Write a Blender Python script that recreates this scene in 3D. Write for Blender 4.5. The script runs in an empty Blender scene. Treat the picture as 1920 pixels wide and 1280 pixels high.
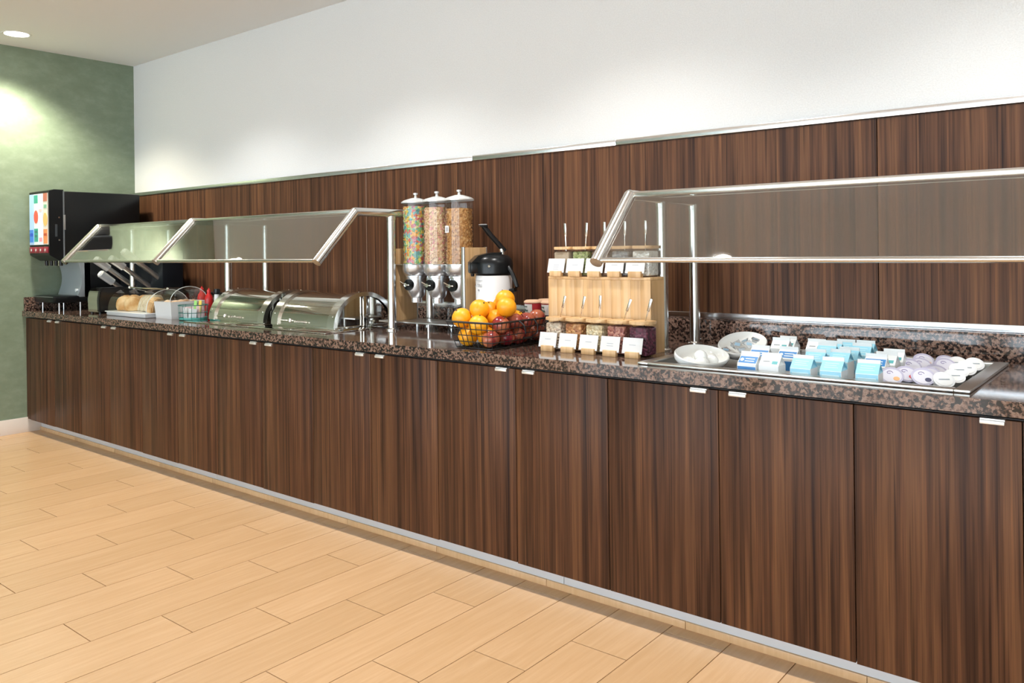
import bpy, bmesh, math, random
from mathutils import Vector, Matrix, Euler
random.seed(7)
scene = bpy.context.scene
C = bpy.context.collection
R = math.radians

# ------------------------------------------------------------------ camera
YAW, ROLL, F_PX, PP_Y, CAM_H = R(38.98988538), R(-0.68826219), 1536.5756, 469.4248, 1.32
fw = Vector((-math.sin(YAW), math.cos(YAW), 0))
r0 = Vector((math.cos(YAW), math.sin(YAW), 0)); u0 = Vector((0, 0, 1))
rt = r0 * math.cos(ROLL) + u0 * math.sin(ROLL)
up = -r0 * math.sin(ROLL) + u0 * math.cos(ROLL)
cam_d = bpy.data.cameras.new('camera'); cam = bpy.data.objects.new('camera', cam_d); C.objects.link(cam)
m = Matrix.Identity(4)
for i in range(3):
    m[i][0] = rt[i]; m[i][1] = up[i]; m[i][2] = -fw[i]
m[2][3] = CAM_H
cam.matrix_world = m
cam_d.sensor_width = 36; cam_d.lens = 36 * F_PX / 1920
cam_d.shift_y = -(640 - PP_Y) / 1920
cam_d.clip_start = 0.02
scene.camera = cam

def ray(x, y):
    return fw + rt * ((x - 960) / F_PX) - up * ((y - PP_Y) / F_PX)
def at_z(x, y, z):
    d = ray(x, y); t = (z - CAM_H) / d.z
    return Vector((d.x * t, d.y * t, z))

# ------------------------------------------------------------------ world, light, exposure
world = bpy.data.worlds.new('daylight'); scene.world = world; world.use_nodes = True
bg = world.node_tree.nodes['Background']
bg.inputs['Color'].default_value = (0.80, 0.915, 1.0, 1); bg.inputs['Strength'].default_value = 5.2
scene.view_settings.view_transform = 'Standard'; scene.view_settings.look = 'None'
scene.view_settings.gamma = 1; scene.view_settings.use_curve_mapping = False
scene.view_settings.exposure = 0.45
scene.cycles.use_denoising = True
scene.cycles.max_bounces = 10; scene.cycles.transparent_max_bounces = 24
scene.cycles.caustics_reflective = False; scene.cycles.caustics_refractive = False
scene.cycles.sample_clamp_indirect = 6
LAMP_W = 66

# ------------------------------------------------------------------ materials
def new_mat(name):
    mt = bpy.data.materials.new(name); mt.use_nodes = True
    nt = mt.node_tree; b = nt.nodes['Principled BSDF']
    return mt, nt, b
MATS = {}
def pm(name, col, rough=0.5, metal=0.0, spec=None, emit=None, es=0, coat=0, bump=None, sss=0):
    if name in MATS: return MATS[name]
    mt, nt, b = new_mat(name)
    b.inputs['Base Color'].default_value = (*col, 1); b.inputs['Roughness'].default_value = rough
    b.inputs['Metallic'].default_value = metal
    if spec is not None: b.inputs['Specular IOR Level'].default_value = spec
    if coat: b.inputs['Coat Weight'].default_value = coat
    if emit: b.inputs['Emission Color'].default_value = (*emit, 1); b.inputs['Emission Strength'].default_value = es
    if sss: b.inputs['Subsurface Weight'].default_value = sss; b.inputs['Subsurface Radius'].default_value = (.01, .006, .004)
    if bump:
        n = nt.nodes.new('ShaderNodeTexNoise'); n.inputs['Scale'].default_value = bump[0]
        tc = nt.nodes.new('ShaderNodeNewGeometry'); nt.links.new(tc.outputs['Position'], n.inputs['Vector'])
        bp = nt.nodes.new('ShaderNodeBump'); bp.inputs['Strength'].default_value = bump[1]; bp.inputs['Distance'].default_value = bump[2]
        nt.links.new(n.outputs['Fac'], bp.inputs['Height']); nt.links.new(bp.outputs['Normal'], b.inputs['Normal'])
    MATS[name] = mt
    return mt
def N(nt, t, **k):
    n = nt.nodes.new(t)
    for a, v in k.items():
        if a in n.inputs: n.inputs[a].default_value = v
        else: setattr(n, a, v)
    return n
def ramp(nt, fac, stops, interp='LINEAR'):
    n = nt.nodes.new('ShaderNodeValToRGB'); n.color_ramp.interpolation = interp
    e = n.color_ramp.elements
    while len(e) < len(stops): e.new(0.5)
    for el, (p, c) in zip(e, stops): el.position = p; el.color = (*c, 1)
    nt.links.new(fac, n.inputs['Fac']); return n
def mapped(nt, scale, rnd=0.0, coord='pos', rot=None):
    if coord == 'pos': src = nt.nodes.new('ShaderNodeNewGeometry').outputs['Position']
    else: src = nt.nodes.new('ShaderNodeTexCoord').outputs['Object']
    if rnd:
        oi = nt.nodes.new('ShaderNodeObjectInfo')
        mu = N(nt, 'ShaderNodeVectorMath', operation='MULTIPLY_ADD')
        mu.inputs[1].default_value = (rnd, rnd * .7, rnd * .3)
        nt.links.new(oi.outputs['Random'], mu.inputs[0]); nt.links.new(src, mu.inputs[2]); src = mu.outputs[0]
    mp = nt.nodes.new('ShaderNodeMapping'); mp.inputs['Scale'].default_value = scale
    if rot: mp.inputs['Rotation'].default_value = rot
    nt.links.new(src, mp.inputs['Vector']); return mp.outputs['Vector']
def mixc(nt, fac, a, b, mode='MIX'):
    n = nt.nodes.new('ShaderNodeMix'); n.data_type = 'RGBA'; n.blend_type = mode
    for sock, v in ((n.inputs[0], fac), (n.inputs[6], a), (n.inputs[7], b)):
        if isinstance(v, (int, float)): sock.default_value = v
        elif isinstance(v, tuple): sock.default_value = (*v, 1)
        else: nt.links.new(v, sock)
    return n.outputs[2]

def wood_mat():
    mt, nt, b = new_mat('walnut_veneer')
    v1 = mapped(nt, (34, 34, 0.6), 9.0); n1 = N(nt, 'ShaderNodeTexNoise', Scale=1.0, Detail=3.0, Roughness=.55, Distortion=.35)
    nt.links.new(v1, n1.inputs['Vector'])
    v2 = mapped(nt, (120, 120, 1.3), 9.0); n2 = N(nt, 'ShaderNodeTexNoise', Scale=1.0, Detail=2.0, Distortion=.2)
    nt.links.new(v2, n2.inputs['Vector'])
    v3 = mapped(nt, (420, 420, 6.0), 9.0); n3 = N(nt, 'ShaderNodeTexNoise', Scale=1.0, Detail=1.0)
    nt.links.new(v3, n3.inputs['Vector'])
    c1 = ramp(nt, n1.outputs['Fac'], [(.28, (.027, .0115, .0075)), (.42, (.070, .0310, .0165)), (.52, (.092, .0400, .0205)), (.64, (.134, .0610, .0290)), (.78, (.103, .0455, .0230))])
    c2 = ramp(nt, n2.outputs['Fac'], [(.32, (.38, .36, .38)), (.44, (.90, .90, .90)), (.60, (1.0, 1.0, 1.0)), (.70, (1.32, 1.28, 1.18))])
    c3 = ramp(nt, n3.outputs['Fac'], [(.3, (.8, .8, .8)), (.6, (1.05, 1.05, 1.05))])
    col = mixc(nt, 1.0, c1.outputs[0], c2.outputs[0], 'MULTIPLY')
    col = mixc(nt, 1.0, col, c3.outputs[0], 'MULTIPLY')
    nt.links.new(col, b.inputs['Base Color'])
    b.inputs['Roughness'].default_value = .42; b.inputs['Specular IOR Level'].default_value = .16
    return mt
WOOD = wood_mat()

def granite_mat():
    mt, nt, b = new_mat('brown_granite')
    v = mapped(nt, (1, 1, 1))
    vo = N(nt, 'ShaderNodeTexVoronoi', Scale=125.0, Randomness=1.0); nt.links.new(v, vo.inputs['Vector'])
    n = N(nt, 'ShaderNodeTexNoise', Scale=80.0, Detail=4.0, Roughness=.65); nt.links.new(v, n.inputs['Vector'])
    sep = nt.nodes.new('ShaderNodeSeparateColor'); nt.links.new(vo.outputs['Color'], sep.inputs[0])
    ad = N(nt, 'ShaderNodeMath', operation='MULTIPLY_ADD'); ad.inputs[1].default_value = .38
    nt.links.new(sep.outputs[0], ad.inputs[0]); nt.links.new(n.outputs['Fac'], ad.inputs[2])
    c = ramp(nt, ad.outputs[0], [(.0, (.007, .006, .006)), (.61, (.015, .011, .010)), (.67, (.075, .043, .032)), (.76, (.165, .096, .071)), (.86, (.25, .165, .128)), (.96, (.16, .095, .068))])
    nt.links.new(c.outputs[0], b.inputs['Base Color'])
    b.inputs['Roughness'].default_value = .08; b.inputs['Specular IOR Level'].default_value = .6
    return mt
GRANITE = granite_mat()

def wall_white_mat():
    mt, nt, b = new_mat('white_wallcovering')
    v = mapped(nt, (1, 1, 1)); n = N(nt, 'ShaderNodeTexNoise', Scale=170.0, Detail=4.0, Roughness=.7); nt.links.new(v, n.inputs['Vector'])
    c = ramp(nt, n.outputs['Fac'], [(.35, (.65, .655, .65)), (.65, (.72, .725, .72))]); nt.links.new(c.outputs[0], b.inputs['Base Color'])
    bp = N(nt, 'ShaderNodeBump', Strength=.35, Distance=.004); nt.links.new(n.outputs['Fac'], bp.inputs['Height']); nt.links.new(bp.outputs['Normal'], b.inputs['Normal'])
    b.inputs['Roughness'].default_value = .75; return mt
def wall_green_mat():
    mt, nt, b = new_mat('green_mottled_plaster')
    v = mapped(nt, (1, 1.0, 1.7)); n = N(nt, 'ShaderNodeTexNoise', Scale=7.0, Detail=8.0, Roughness=.72, Distortion=.1); nt.links.new(v, n.inputs['Vector'])
    c = ramp(nt, n.outputs['Fac'], [(.3, (.182, .236, .165)), (.5, (.208, .266, .190)), (.72, (.254, .318, .238))]); nt.links.new(c.outputs[0], b.inputs['Base Color'])
    b.inputs['Roughness'].default_value = .5; return mt
def tile_mat(grout=False):
    mt, nt, b = new_mat('maple_floor_tile')
    v = mapped(nt, (55, 3.2, 1), 7.0); n = N(nt, 'ShaderNodeTexNoise', Scale=1.0, Detail=4.0, Roughness=.6, Distortion=.4); nt.links.new(v, n.inputs['Vector'])
    c = ramp(nt, n.outputs['Fac'], [(.3, (.60, .378, .196)), (.5, (.63, .402, .217)), (.7, (.67, .436, .246))])
    oi = nt.nodes.new('ShaderNodeObjectInfo')
    c2 = ramp(nt, oi.outputs['Random'], [(0, (.96, .955, .94)), (1, (1.04, 1.04, 1.05))])
    nt.links.new(mixc(nt, 1.0, c.outputs[0], c2.outputs[0], 'MULTIPLY'), b.inputs['Base Color'])
    b.inputs['Roughness'].default_value = .27; b.inputs['Specular IOR Level'].default_value = .5
    bp = N(nt, 'ShaderNodeBump', Strength=.03, Distance=.001); nt.links.new(n.outputs['Fac'], bp.inputs['Height']); nt.links.new(bp.outputs['Normal'], b.inputs['Normal'])
    return mt
def bamboo_mat():
    mt, nt, b = new_mat('bamboo')
    v = mapped(nt, (60, 60, 2.0), 3.0); n = N(nt, 'ShaderNodeTexNoise', Scale=1.0, Detail=3.0); nt.links.new(v, n.inputs['Vector'])
    c = ramp(nt, n.outputs['Fac'], [(.3, (.56, .335, .15)), (.5, (.66, .42, .205)), (.7, (.74, .50, .27))]); nt.links.new(c.outputs[0], b.inputs['Base Color'])
    b.inputs['Roughness'].default_value = .4; return mt
def glass_mat(name, tint, ior=1.5, gain=1.6, base=0.0, rough=0.02):
    mt = bpy.data.materials.new(name); mt.use_nodes = True; nt = mt.node_tree; nt.nodes.clear()
    o = nt.nodes.new('ShaderNodeOutputMaterial'); mx = nt.nodes.new('ShaderNodeMixShader')
    t = nt.nodes.new('ShaderNodeBsdfTransparent'); t.inputs[0].default_value = (*tint, 1)
    g = nt.nodes.new('ShaderNodeBsdfGlossy'); g.inputs['Roughness'].default_value = rough
    fr = nt.nodes.new('ShaderNodeFresnel'); geo = nt.nodes.new('ShaderNodeNewGeometry')
    mr = nt.nodes.new('ShaderNodeMapRange'); mr.inputs['To Min'].default_value = ior; mr.inputs['To Max'].default_value = 1 / ior   # a thin pane: both faces reflect alike
    nt.links.new(geo.outputs['Backfacing'], mr.inputs['Value']); nt.links.new(mr.outputs[0], fr.inputs['IOR'])
    ma = N(nt, 'ShaderNodeMath', operation='MULTIPLY_ADD', use_clamp=True); ma.inputs[1].default_value = gain; ma.inputs[2].default_value = base
    nt.links.new(fr.outputs[0], ma.inputs[0]); nt.links.new(ma.outputs[0], mx.inputs[0])
    nt.links.new(t.outputs[0], mx.inputs[1]); nt.links.new(g.outputs[0], mx.inputs[2]); nt.links.new(mx.outputs[0], o.inputs[0])
    return mt
def speckle_mat(name, cols, scale, rough=.6, coord='obj', bump=.5):
    """granular food: every Voronoi cell takes one of the colours"""
    mt, nt, b = new_mat(name)
    v = mapped(nt, (1, 1, 1), 2.0, coord); vo = N(nt, 'ShaderNodeTexVoronoi', Scale=scale); nt.links.new(v, vo.inputs['Vector'])
    sep = nt.nodes.new('ShaderNodeSeparateColor'); nt.links.new(vo.outputs['Color'], sep.inputs[0])
    k = len(cols); cols = [tuple(v * .86 for v in c_) for c_ in cols]
    c = ramp(nt, sep.outputs[0], [((i + .0) / k, cl) for i, cl in enumerate(cols)], 'CONSTANT')
    nt.links.new(c.outputs[0], b.inputs['Base Color']); b.inputs['Roughness'].default_value = rough
    bp = N(nt, 'ShaderNodeBump', Strength=bump, Distance=.006, invert=True); nt.links.new(vo.outputs['Distance'], bp.inputs['Height']); nt.links.new(bp.outputs['Normal'], b.inputs['Normal'])
    return mt
def fruit_mat(name, c_lo, c_hi, scale, detail, rough, bump=0, stripe=False):
    mt, nt, b = new_mat(name)
    v = mapped(nt, (1, 1, .25) if stripe else (1, 1, 1), 5.0, 'obj'); n = N(nt, 'ShaderNodeTexNoise', Scale=scale, Detail=detail); nt.links.new(v, n.inputs['Vector'])
    c = ramp(nt, n.outputs['Fac'], [(.38, c_lo), (.66, c_hi)]); nt.links.new(c.outputs[0], b.inputs['Base Color'])
    b.inputs['Roughness'].default_value = rough
    if bump:
        n2 = N(nt, 'ShaderNodeTexNoise', Scale=260.0); nt.links.new(v, n2.inputs['Vector'])
        bp = N(nt, 'ShaderNodeBump', Strength=bump, Distance=.002); nt.links.new(n2.outputs['Fac'], bp.inputs['Height']); nt.links.new(bp.outputs['Normal'], b.inputs['Normal'])
    return mt
WHITE_WALL, GREEN_WALL, TILE, BAMBOO = wall_white_mat(), wall_green_mat(), tile_mat(), bamboo_mat()
CEIL = pm('ceiling_paint', (.86, .865, .87), .85)
STEEL = pm('polished_steel', (.78, .76, .72), .10, 1.0)
SATIN = pm('satin_steel', (.66, .65, .62), .20, 1.0)
BRUSH = pm('brushed_aluminium', (.70, .71, .72), .30, 1.0)
TRIMM = pm('aluminium_trim', (.78, .79, .81), .22, 1.0)
BLACKP = pm('black_plastic', (.006, .007, .008), .28, spec=.3)
BLACKW = pm('black_wire', (.010, .010, .011), .45)
WHITEP = pm('white_plastic', (.80, .80, .79), .3)
WHITEC = pm('white_ceramic', (.86, .86, .84), .12)
PAPER = pm('white_paper', (.66, .66, .655), .7)
DARKINK = pm('grey_ink', (.35, .36, .38), .7)
INK = pm('dark_ink', (.05, .05, .06), .6)
GLASS = glass_mat('guard_glass', (.93, .95, .94), 1.6, 2.1, .03)
ACRYL = glass_mat('clear_acrylic', (.955, .965, .965), 1.45, 1.3, .0, .04)
JARG = glass_mat('jar_glass', (.97, .975, .98), 1.4, .25, .0, .02)
EDGE = pm('glass_edge', (.55, .60, .55), .3)
BASETILE = pm('pale_base_tile', (.72, .66, .61), .35)
CARC = pm('dark_carcass', (.03, .022, .018), .6)

# ------------------------------------------------------------------ mesh helpers
def BM(): return bmesh.new()
def box(bm, lo, hi, bev=0.0, M=None, seg=2):
    g = bmesh.ops.create_cube(bm, size=1.0); vs = g['verts']
    for v in vs:
        v.co = Vector((lo[i] + (v.co[i] + .5) * (hi[i] - lo[i]) for i in range(3)))
    if bev:
        es = list({e for v in vs for e in v.link_edges})
        r = bmesh.ops.bevel(bm, geom=es, offset=bev, segments=seg, affect='EDGES', profile=.5)
        vs = list({v for f in r['faces'] for v in f.verts} | {v for v in vs if v.is_valid})
    if M is not None: bmesh.ops.transform(bm, matrix=M, verts=[v for v in vs if v.is_valid])
    return vs
def frame_of(d):
    d = d.normalized(); a = Vector((0, 0, 1)) if abs(d.z) < .9 else Vector((1, 0, 0))
    x = a.cross(d).normalized(); return x, d.cross(x)
def cyl(bm, p0, p1, r0_, r1_=None, seg=20, caps=True):
    p0, p1 = Vector(p0), Vector(p1); r1_ = r0_ if r1_ is None else r1_
    x, y = frame_of(p1 - p0); A, B = [], []
    for i in range(seg):
        t = 2 * math.pi * i / seg; d = x * math.cos(t) + y * math.sin(t)
        A.append(bm.verts.new(p0 + d * r0_)); B.append(bm.verts.new(p1 + d * r1_))
    for i in range(seg):
        j = (i + 1) % seg; bm.faces.new((A[i], A[j], B[j], B[i]))
    if caps: bm.faces.new(A[::-1]); bm.faces.new(B)
    return A + B
def tube(bm, pts, r, seg=8, closed=False):
    pts = [Vector(p) for p in pts]; n = len(pts); rings = []
    for i, p in enumerate(pts):
        if closed: d = pts[(i + 1) % n] - pts[i - 1]
        else: d = pts[min(i + 1, n - 1)] - pts[max(i - 1, 0)]
        x, y = frame_of(d); rings.append([bm.verts.new(p + (x * math.cos(2 * math.pi * k / seg) + y * math.sin(2 * math.pi * k / seg)) * r) for k in range(seg)])
    for i in range(n if closed else n - 1):
        a, b = rings[i], rings[(i + 1) % n]
        off = 0
        if closed and i == n - 1:
            off = min(range(seg), key=lambda o: (a[0].co - b[o].co).length)
        for k in range(seg): bm.faces.new((a[k], a[(k + 1) % seg], b[(k + 1 + off) % seg], b[(k + off) % seg]))
    if not closed: bm.faces.new(rings[0][::-1]); bm.faces.new(rings[-1])
def lathe(bm, prof, c=(0, 0, 0), seg=28, sx=1, sy=1):
    c = Vector(c); rings = []
    for r, z in prof:
        if r < 1e-6: rings.append([bm.verts.new(c + Vector((0, 0, z)))])
        else: rings.append([bm.verts.new(c + Vector((r * sx * math.cos(2 * math.pi * k / seg), r * sy * math.sin(2 * math.pi * k / seg), z))) for k in range(seg)])
    for a, b in zip(rings, rings[1:]):
        for k in range(seg):
            j = (k + 1) % seg
            if len(a) == 1 and len(b) == 1: continue
            if len(a) == 1: bm.faces.new((a[0], b[j], b[k]))
            elif len(b) == 1: bm.faces.new((a[k], a[j], b[0]))
            else: bm.faces.new((a[k], a[j], b[j], b[k]))
def prism(bm, poly, x0, x1, axis='x'):
    """poly in the two other axes, extruded along axis"""
    def P(a, q):
        return Vector({'x': (a, q[0], q[1]), 'y': (q[0], a, q[1]), 'z': (q[0], q[1], a)}[axis])
    A = [bm.verts.new(P(x0, q)) for q in poly]; B = [bm.verts.new(P(x1, q)) for q in poly]
    n = len(poly)
    for i in range(n): bm.faces.new((A[i], A[(i + 1) % n], B[(i + 1) % n], B[i]))
    bm.faces.new(A[::-1]); bm.faces.new(B)
def ball(bm, c, r, seg=16, sub=None):
    g = bmesh.ops.create_uvsphere(bm, u_segments=seg, v_segments=max(6, seg * 2 // 3), radius=1.0)
    rr = r if isinstance(r, (tuple, list)) else (r, r, r)
    for v in g['verts']: v.co = Vector(c) + Vector((v.co.x * rr[0], v.co.y * rr[1], v.co.z * rr[2]))
    return g['verts']
def obj(name, bm, mat, parent=None, smooth=True, angle=35):
    bmesh.ops.recalc_face_normals(bm, faces=bm.faces[:])
    me = bpy.data.meshes.new(name); bm.to_mesh(me); bm.free()
    if smooth:
        for p in me.polygons: p.use_smooth = True
        me.set_sharp_from_angle(angle=R(angle))
    me.materials.append(mat)
    o = bpy.data.objects.new(name, me); C.objects.link(o)
    if parent is not None: o.parent = parent
    return o
def tag(o, label, cat, group=None):
    o['label'] = label; o['category'] = cat
    if group: o['group'] = group
    return o
def struct(o, kind='structure'):
    o['kind'] = kind; return o
def thing(name, label, cat, loc=(0, 0, 0), rz=0.0, group=None, rot=None):
    o = bpy.data.objects.new(name, None); C.objects.link(o); o.location = loc
    o.rotation_euler = rot if rot else (0, 0, rz); o.empty_display_size = .05
    return tag(o, label, cat, group)
def bx(name, lo, hi, mat, parent=None, bev=0.0):
    bm = BM(); box(bm, lo, hi, bev); return obj(name, bm, mat, parent)
def copy_tree(o, parent=None):
    c = o.copy(); C.objects.link(c); c.parent = parent
    for ch in list(o.children):
        copy_tree(ch, c)
    return c
def text_mesh(name, s, size, mat, parent, M, ext=.0002):
    cu = bpy.data.curves.new('lettering', 'FONT'); cu.body = s; cu.size = size; cu.align_x = 'CENTER'; cu.extrude = ext; cu.resolution_u = 2
    t = bpy.data.objects.new('lettering_source', cu); C.objects.link(t)
    bpy.context.view_layer.update()
    me = bpy.data.meshes.new_from_object(t); bpy.data.objects.remove(t); bpy.data.curves.remove(cu)
    me.transform(M); me.materials.clear(); me.materials.append(mat)
    o = bpy.data.objects.new(name, me); C.objects.link(o); o.parent = parent; return o

# ------------------------------------------------------------------ the room
XL, YW, ZCEIL = -6.735, 3.335, 2.89       # left wall, back wall, ceiling
XR, YF = 4.2, -4.6
DOOR_Y, ZC = 2.49, 0.912                   # cabinet door plane, counter top
floor = struct(bx('floor', (XL - .1, YF - .1, -.10), (XR + .1, YW + .1, -.006), pm('floor_grout', (.15, .085, .05), .8)))
TW, TL, GAP = .2166, .7535, .0034
bm = BM(); box(bm, (-TW / 2 + GAP / 2, -TL / 2 + GAP / 2, -.009), (TW / 2 - GAP / 2, TL / 2 - GAP / 2, 0))
tile0 = None; extra = BM()
def add_tile(x0, x1, y0, y1):
    box(extra, (x0 + GAP / 2, y0 + GAP / 2, -.009), (x1 - GAP / 2, y1 - GAP / 2, 0))
spots = []
k = 0
for k in range(-18, 35):
    cx0 = -3.115 + TW * k
    j0 = .509 + .2512 * (k % 3)
    for q in range(-9, 5):
        y0 = j0 + TL * q
        xa, xb = max(cx0, XL), min(cx0 + TW, XR); ya, yb = max(y0, YF), min(y0 + TL, 2.60)
        if xb - xa < .02 or yb - ya < .02: continue
        full = (xb - xa > TW - .001) and (yb - ya > TL - .001)
        pr = (cx0 + TW / 2, (ya + yb) / 2)
        # in the photograph's view: in front of the camera plane and left of the right frame edge
        seen = (-.63 * pr[0] + .777 * pr[1] > 1.1) and pr[0] < .45 and pr[1] > .1
        if seen: spots.append((xa, xb, ya, yb, full))
        else: add_tile(xa, xb, ya, yb)
spots.sort(key=lambda s: s[0] ** 2 + s[2] ** 2)
for s in spots[300:]: add_tile(*s[:4])
tme = None
for xa, xb, ya, yb, full in spots[:300]:
    if full and tme is None:
        tile0 = obj('floor_tile', bm, TILE, floor, smooth=False); tme = tile0.data; o = tile0
    elif full:
        o = bpy.data.objects.new('floor_tile', tme); C.objects.link(o); o.parent = floor
    else:
        b2 = BM(); w, l = (xb - xa) / 2 - GAP / 2, (yb - ya) / 2 - GAP / 2
        box(b2, (-w, -l, -.009), (w, l, 0)); o = obj('floor_tile', b2, TILE, floor, smooth=False)
    o.location = ((xa + xb) / 2, (ya + yb) / 2, 0)
struct(obj('floor_tiling', extra, TILE, floor, smooth=False), 'stuff')

struct(bx('ceiling', (XL - .1, YF - .1, ZCEIL), (XR + .1, YW + .1, ZCEIL + .1), CEIL))
wall_back = struct(bx('wall_back', (XL - .1, YW, -.1), (XR + .1, YW + .1, ZCEIL), WHITE_WALL))
struct(bx('wall_left', (XL - .1, YF, -.1), (XL, YW, ZCEIL), GREEN_WALL))
CREAM = pm('cream_paint', (.66, .65, .60), .8)
struct(bx('wall_right', (XR, YF, -.1), (XR + .1, YW, ZCEIL), CREAM))
# window wall behind the camera: piers, sill and header around tall openings
bm = BM(); box(bm, (XL - .1, YF - .15, -.1), (XR + .1, YF, .05)); box(bm, (XL - .1, YF - .15, 2.78), (XR + .1, YF, ZCEIL))
wx = [XL - .1]
nwin = 4; pier = .25; span = (XR - XL) / nwin
for i in range(nwin + 1):
    c0 = XL + span * i
    box(bm, (max(c0 - pier / 2, XL - .1), YF - .15, .05), (min(c0 + pier / 2, XR + .1), YF, 2.78))
struct(obj('wall_front', bm, CREAM, smooth=False))
ALU = pm('window_aluminium', (.25, .25, .25), .4, .8)
for i in range(nwin):
    a, b_ = XL + span * i + pier / 2, XL + span * (i + 1) - pier / 2
    bm = BM(); mid = (a + b_) / 2
    for lo, hi in (((a, .05), (a + .05, 2.78)), ((b_ - .05, .05), (b_, 2.78)), ((a, .05), (b_, .10)), ((a, 2.73), (b_, 2.78)), ((mid - .025, .1), (mid + .025, 2.73)), ((a, 2.1), (b_, 2.14))):
        box(bm, (lo[0], YF - .11, lo[1]), (hi[0], YF - .05, hi[1]))
    struct(obj('window_%d' % (i + 1), bm, ALU, smooth=False))

# timber panelling on the back wall, with metal edge strips
PF = 3.297
for x0, x1 in ((XL, -3.800), (-3.797, -.880), (-.876, 2.04), (2.043, XR)):
    bx('wood_panel', (x0, PF, 1.04), (x1, YW, 1.805), WOOD, wall_back)
bx('panel_joint_strip', (-3.803, PF + .001, 1.04), (-3.794, PF + .012, 1.805), pm('pale_joint', (.50, .36, .28), .5), wall_back)
t1 = struct(obj('trim_1', (lambda b: (box(b, (XL, PF - .006, 1.803), (XL + .001, YW, 1.829)), b)[1])(BM()), TRIMM))
for x0, x1, dz in ((XL, -2.93, 0), (-2.93, -2.03, .002), (-2.03, .9, .004), (.9, XR, .002)):
    bx('trim_strip', (x0 + .001, PF - .008, 1.803 + dz), (x1 - .001, YW, 1.829 + dz), TRIMM, t1, .002)
struct(bx('trim_2', (XL, PF - .012, 1.012), (XR, YW, 1.042), TRIMM, None, .003))
# pale tile baseboard on the green wall
bb = struct(bx('baseboard_left', (XL, YF, 0), (XL + .006, 2.60, .10), pm('base_joint', (.5, .46, .43), .7)))
y = 2.60
while y > -1.5:
    l = .30
    bx('base_tile', (XL + .004, y - l + .002, .0), (XL + .014, y, .112), BASETILE, bb, .002); y -= l

# recessed ceiling lights (the first shows in the photograph, the row goes on along the counter)
EMIT = pm('lamp_lens', (1, 1, 1), .5, emit=(1.0, .95, .86), es=14)
def down_light(x, y, where, label, col, power):
    end = '' if where is None else '_above_%s_offscreen' % where
    t = thing('recessed_light' + end, label, 'ceiling light', (x, y, ZCEIL), group='recessed ceiling lights')
    bm = BM(); lathe(bm, [(.075, -.001), (.092, -.004), (.095, -.001), (.095, .0), (.075, 0), (.075, -.001)], seg=40); obj('trim_ring', bm, WHITEP, t)
    bm = BM(); lathe(bm, [(0, -.0015), (.077, -.0015), (.077, -.0005), (0, -.0005)], seg=40); obj('lens' + end, bm, EMIT, t)
    ld = bpy.data.lights.new('lamp' + end, 'SPOT'); ld.energy = power; ld.color = col; ld.spot_size = R(122); ld.spot_blend = .62; ld.shadow_soft_size = .07
    lo = bpy.data.objects.new('lamp' + end, ld); C.objects.link(lo); lo.parent = t; lo.location = (0, 0, -.05)
# the first shows in the photograph; the next at x -4.85 glows at the frame's top edge, those up to the chilled pan show as pools on the wall and glints on the rails; the last, unseen, is inferred from the even spacing
down_light(-6.35, 2.31, None, 'round recessed ceiling light beside the green wall', (1.0, .93, .74), LAMP_W * 1.9)
for x, where in ((-4.85, 'bread_case'), (-3.35, 'chafing_dishes'), (-1.85, 'topping_jars'), (-.35, 'chilled_pan'), (1.15, 'counter_end')):
    down_light(x, 2.31, where, 'round recessed ceiling light above the %s' % where.replace('_', ' '), (1.0, .98, .955), LAMP_W)

# ------------------------------------------------------------------ base cabinets, toe kick, counter
UW = .8465
cab_txt = {0: 'walnut double-door base cabinet under the yogurt end of the chilled pan', 1: 'walnut double-door base cabinet below the spoon bowls in the chilled pan',
           2: 'walnut double-door base cabinet below the fruit basket and topping jars', 3: 'walnut double-door base cabinet below the cereal dispenser',
           4: 'walnut double-door base cabinet below the chafing dish beside the cereal', 5: 'walnut double-door base cabinet below the chafing dish beside the napkin basket',
           6: 'walnut double-door base cabinet below the bread case', 7: 'walnut double-door base cabinet in the corner by the green wall', -1: 'walnut double-door base cabinet past the chilled pan, along the panelled wall'}
for k in range(-1, 8):
    c = -.314 - UW * k
    t = thing('base_cabinet', cab_txt[k], 'cabinet', (c, DOOR_Y, .10), group='walnut base cabinets under the granite counter')
    bx('carcass', (-UW / 2, .022, .0), (UW / 2, YW - DOOR_Y - .005, .76), CARC, t)
    for s in (-1, 1):
        dz = random.choice((0, 0, .003, -.002))
        x0, x1 = (-UW / 2 + .0015, -.0015) if s < 0 else (.0015, UW / 2 - .0015)
        d = bx('door', (x0, 0, dz), (x1, .02, .757), WOOD, t, .0012)
        px = s * .068
        b2 = BM(); box(b2, (px - .029, -.010, .744), (px + .029, -.0002, .7545), .002); box(b2, (px - .029, -.004, .752), (px + .029, .018, .7585))
        pl = obj('pull', b2, pm('pull_metal', (.80, .79, .76), .4, .6), d)
f = bx('filler_panel', (XL, DOOR_Y + .002, .10), (-.314 - UW * 7.5 - .002, DOOR_Y + .02, .857), WOOD)
tag(f, 'narrow walnut filler strip between corner cabinet and green wall', 'panel')
toe = thing('toe_kick', 'aluminium toe kick on a tiled base beneath the cabinets', 'toe kick', (0, 2.585, 0))
xx = XL + .002
while xx < XR - .01:
    x2 = min(xx + 2.44, XR - .002)
    bx('kick_plate', (xx + .001, 0, .024), (x2 - .001, .012, .098), pm('kick_metal', (.62, .64, .67), .45, .35), toe); xx = x2
xx = XL + .002
while xx < XR - .01:
    x2 = min(xx + .6, XR - .002)
    bx('base_tile', (xx + .001, -.008, 0), (x2 - .001, .012, .026), TILE, toe, .001); xx = x2

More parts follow.
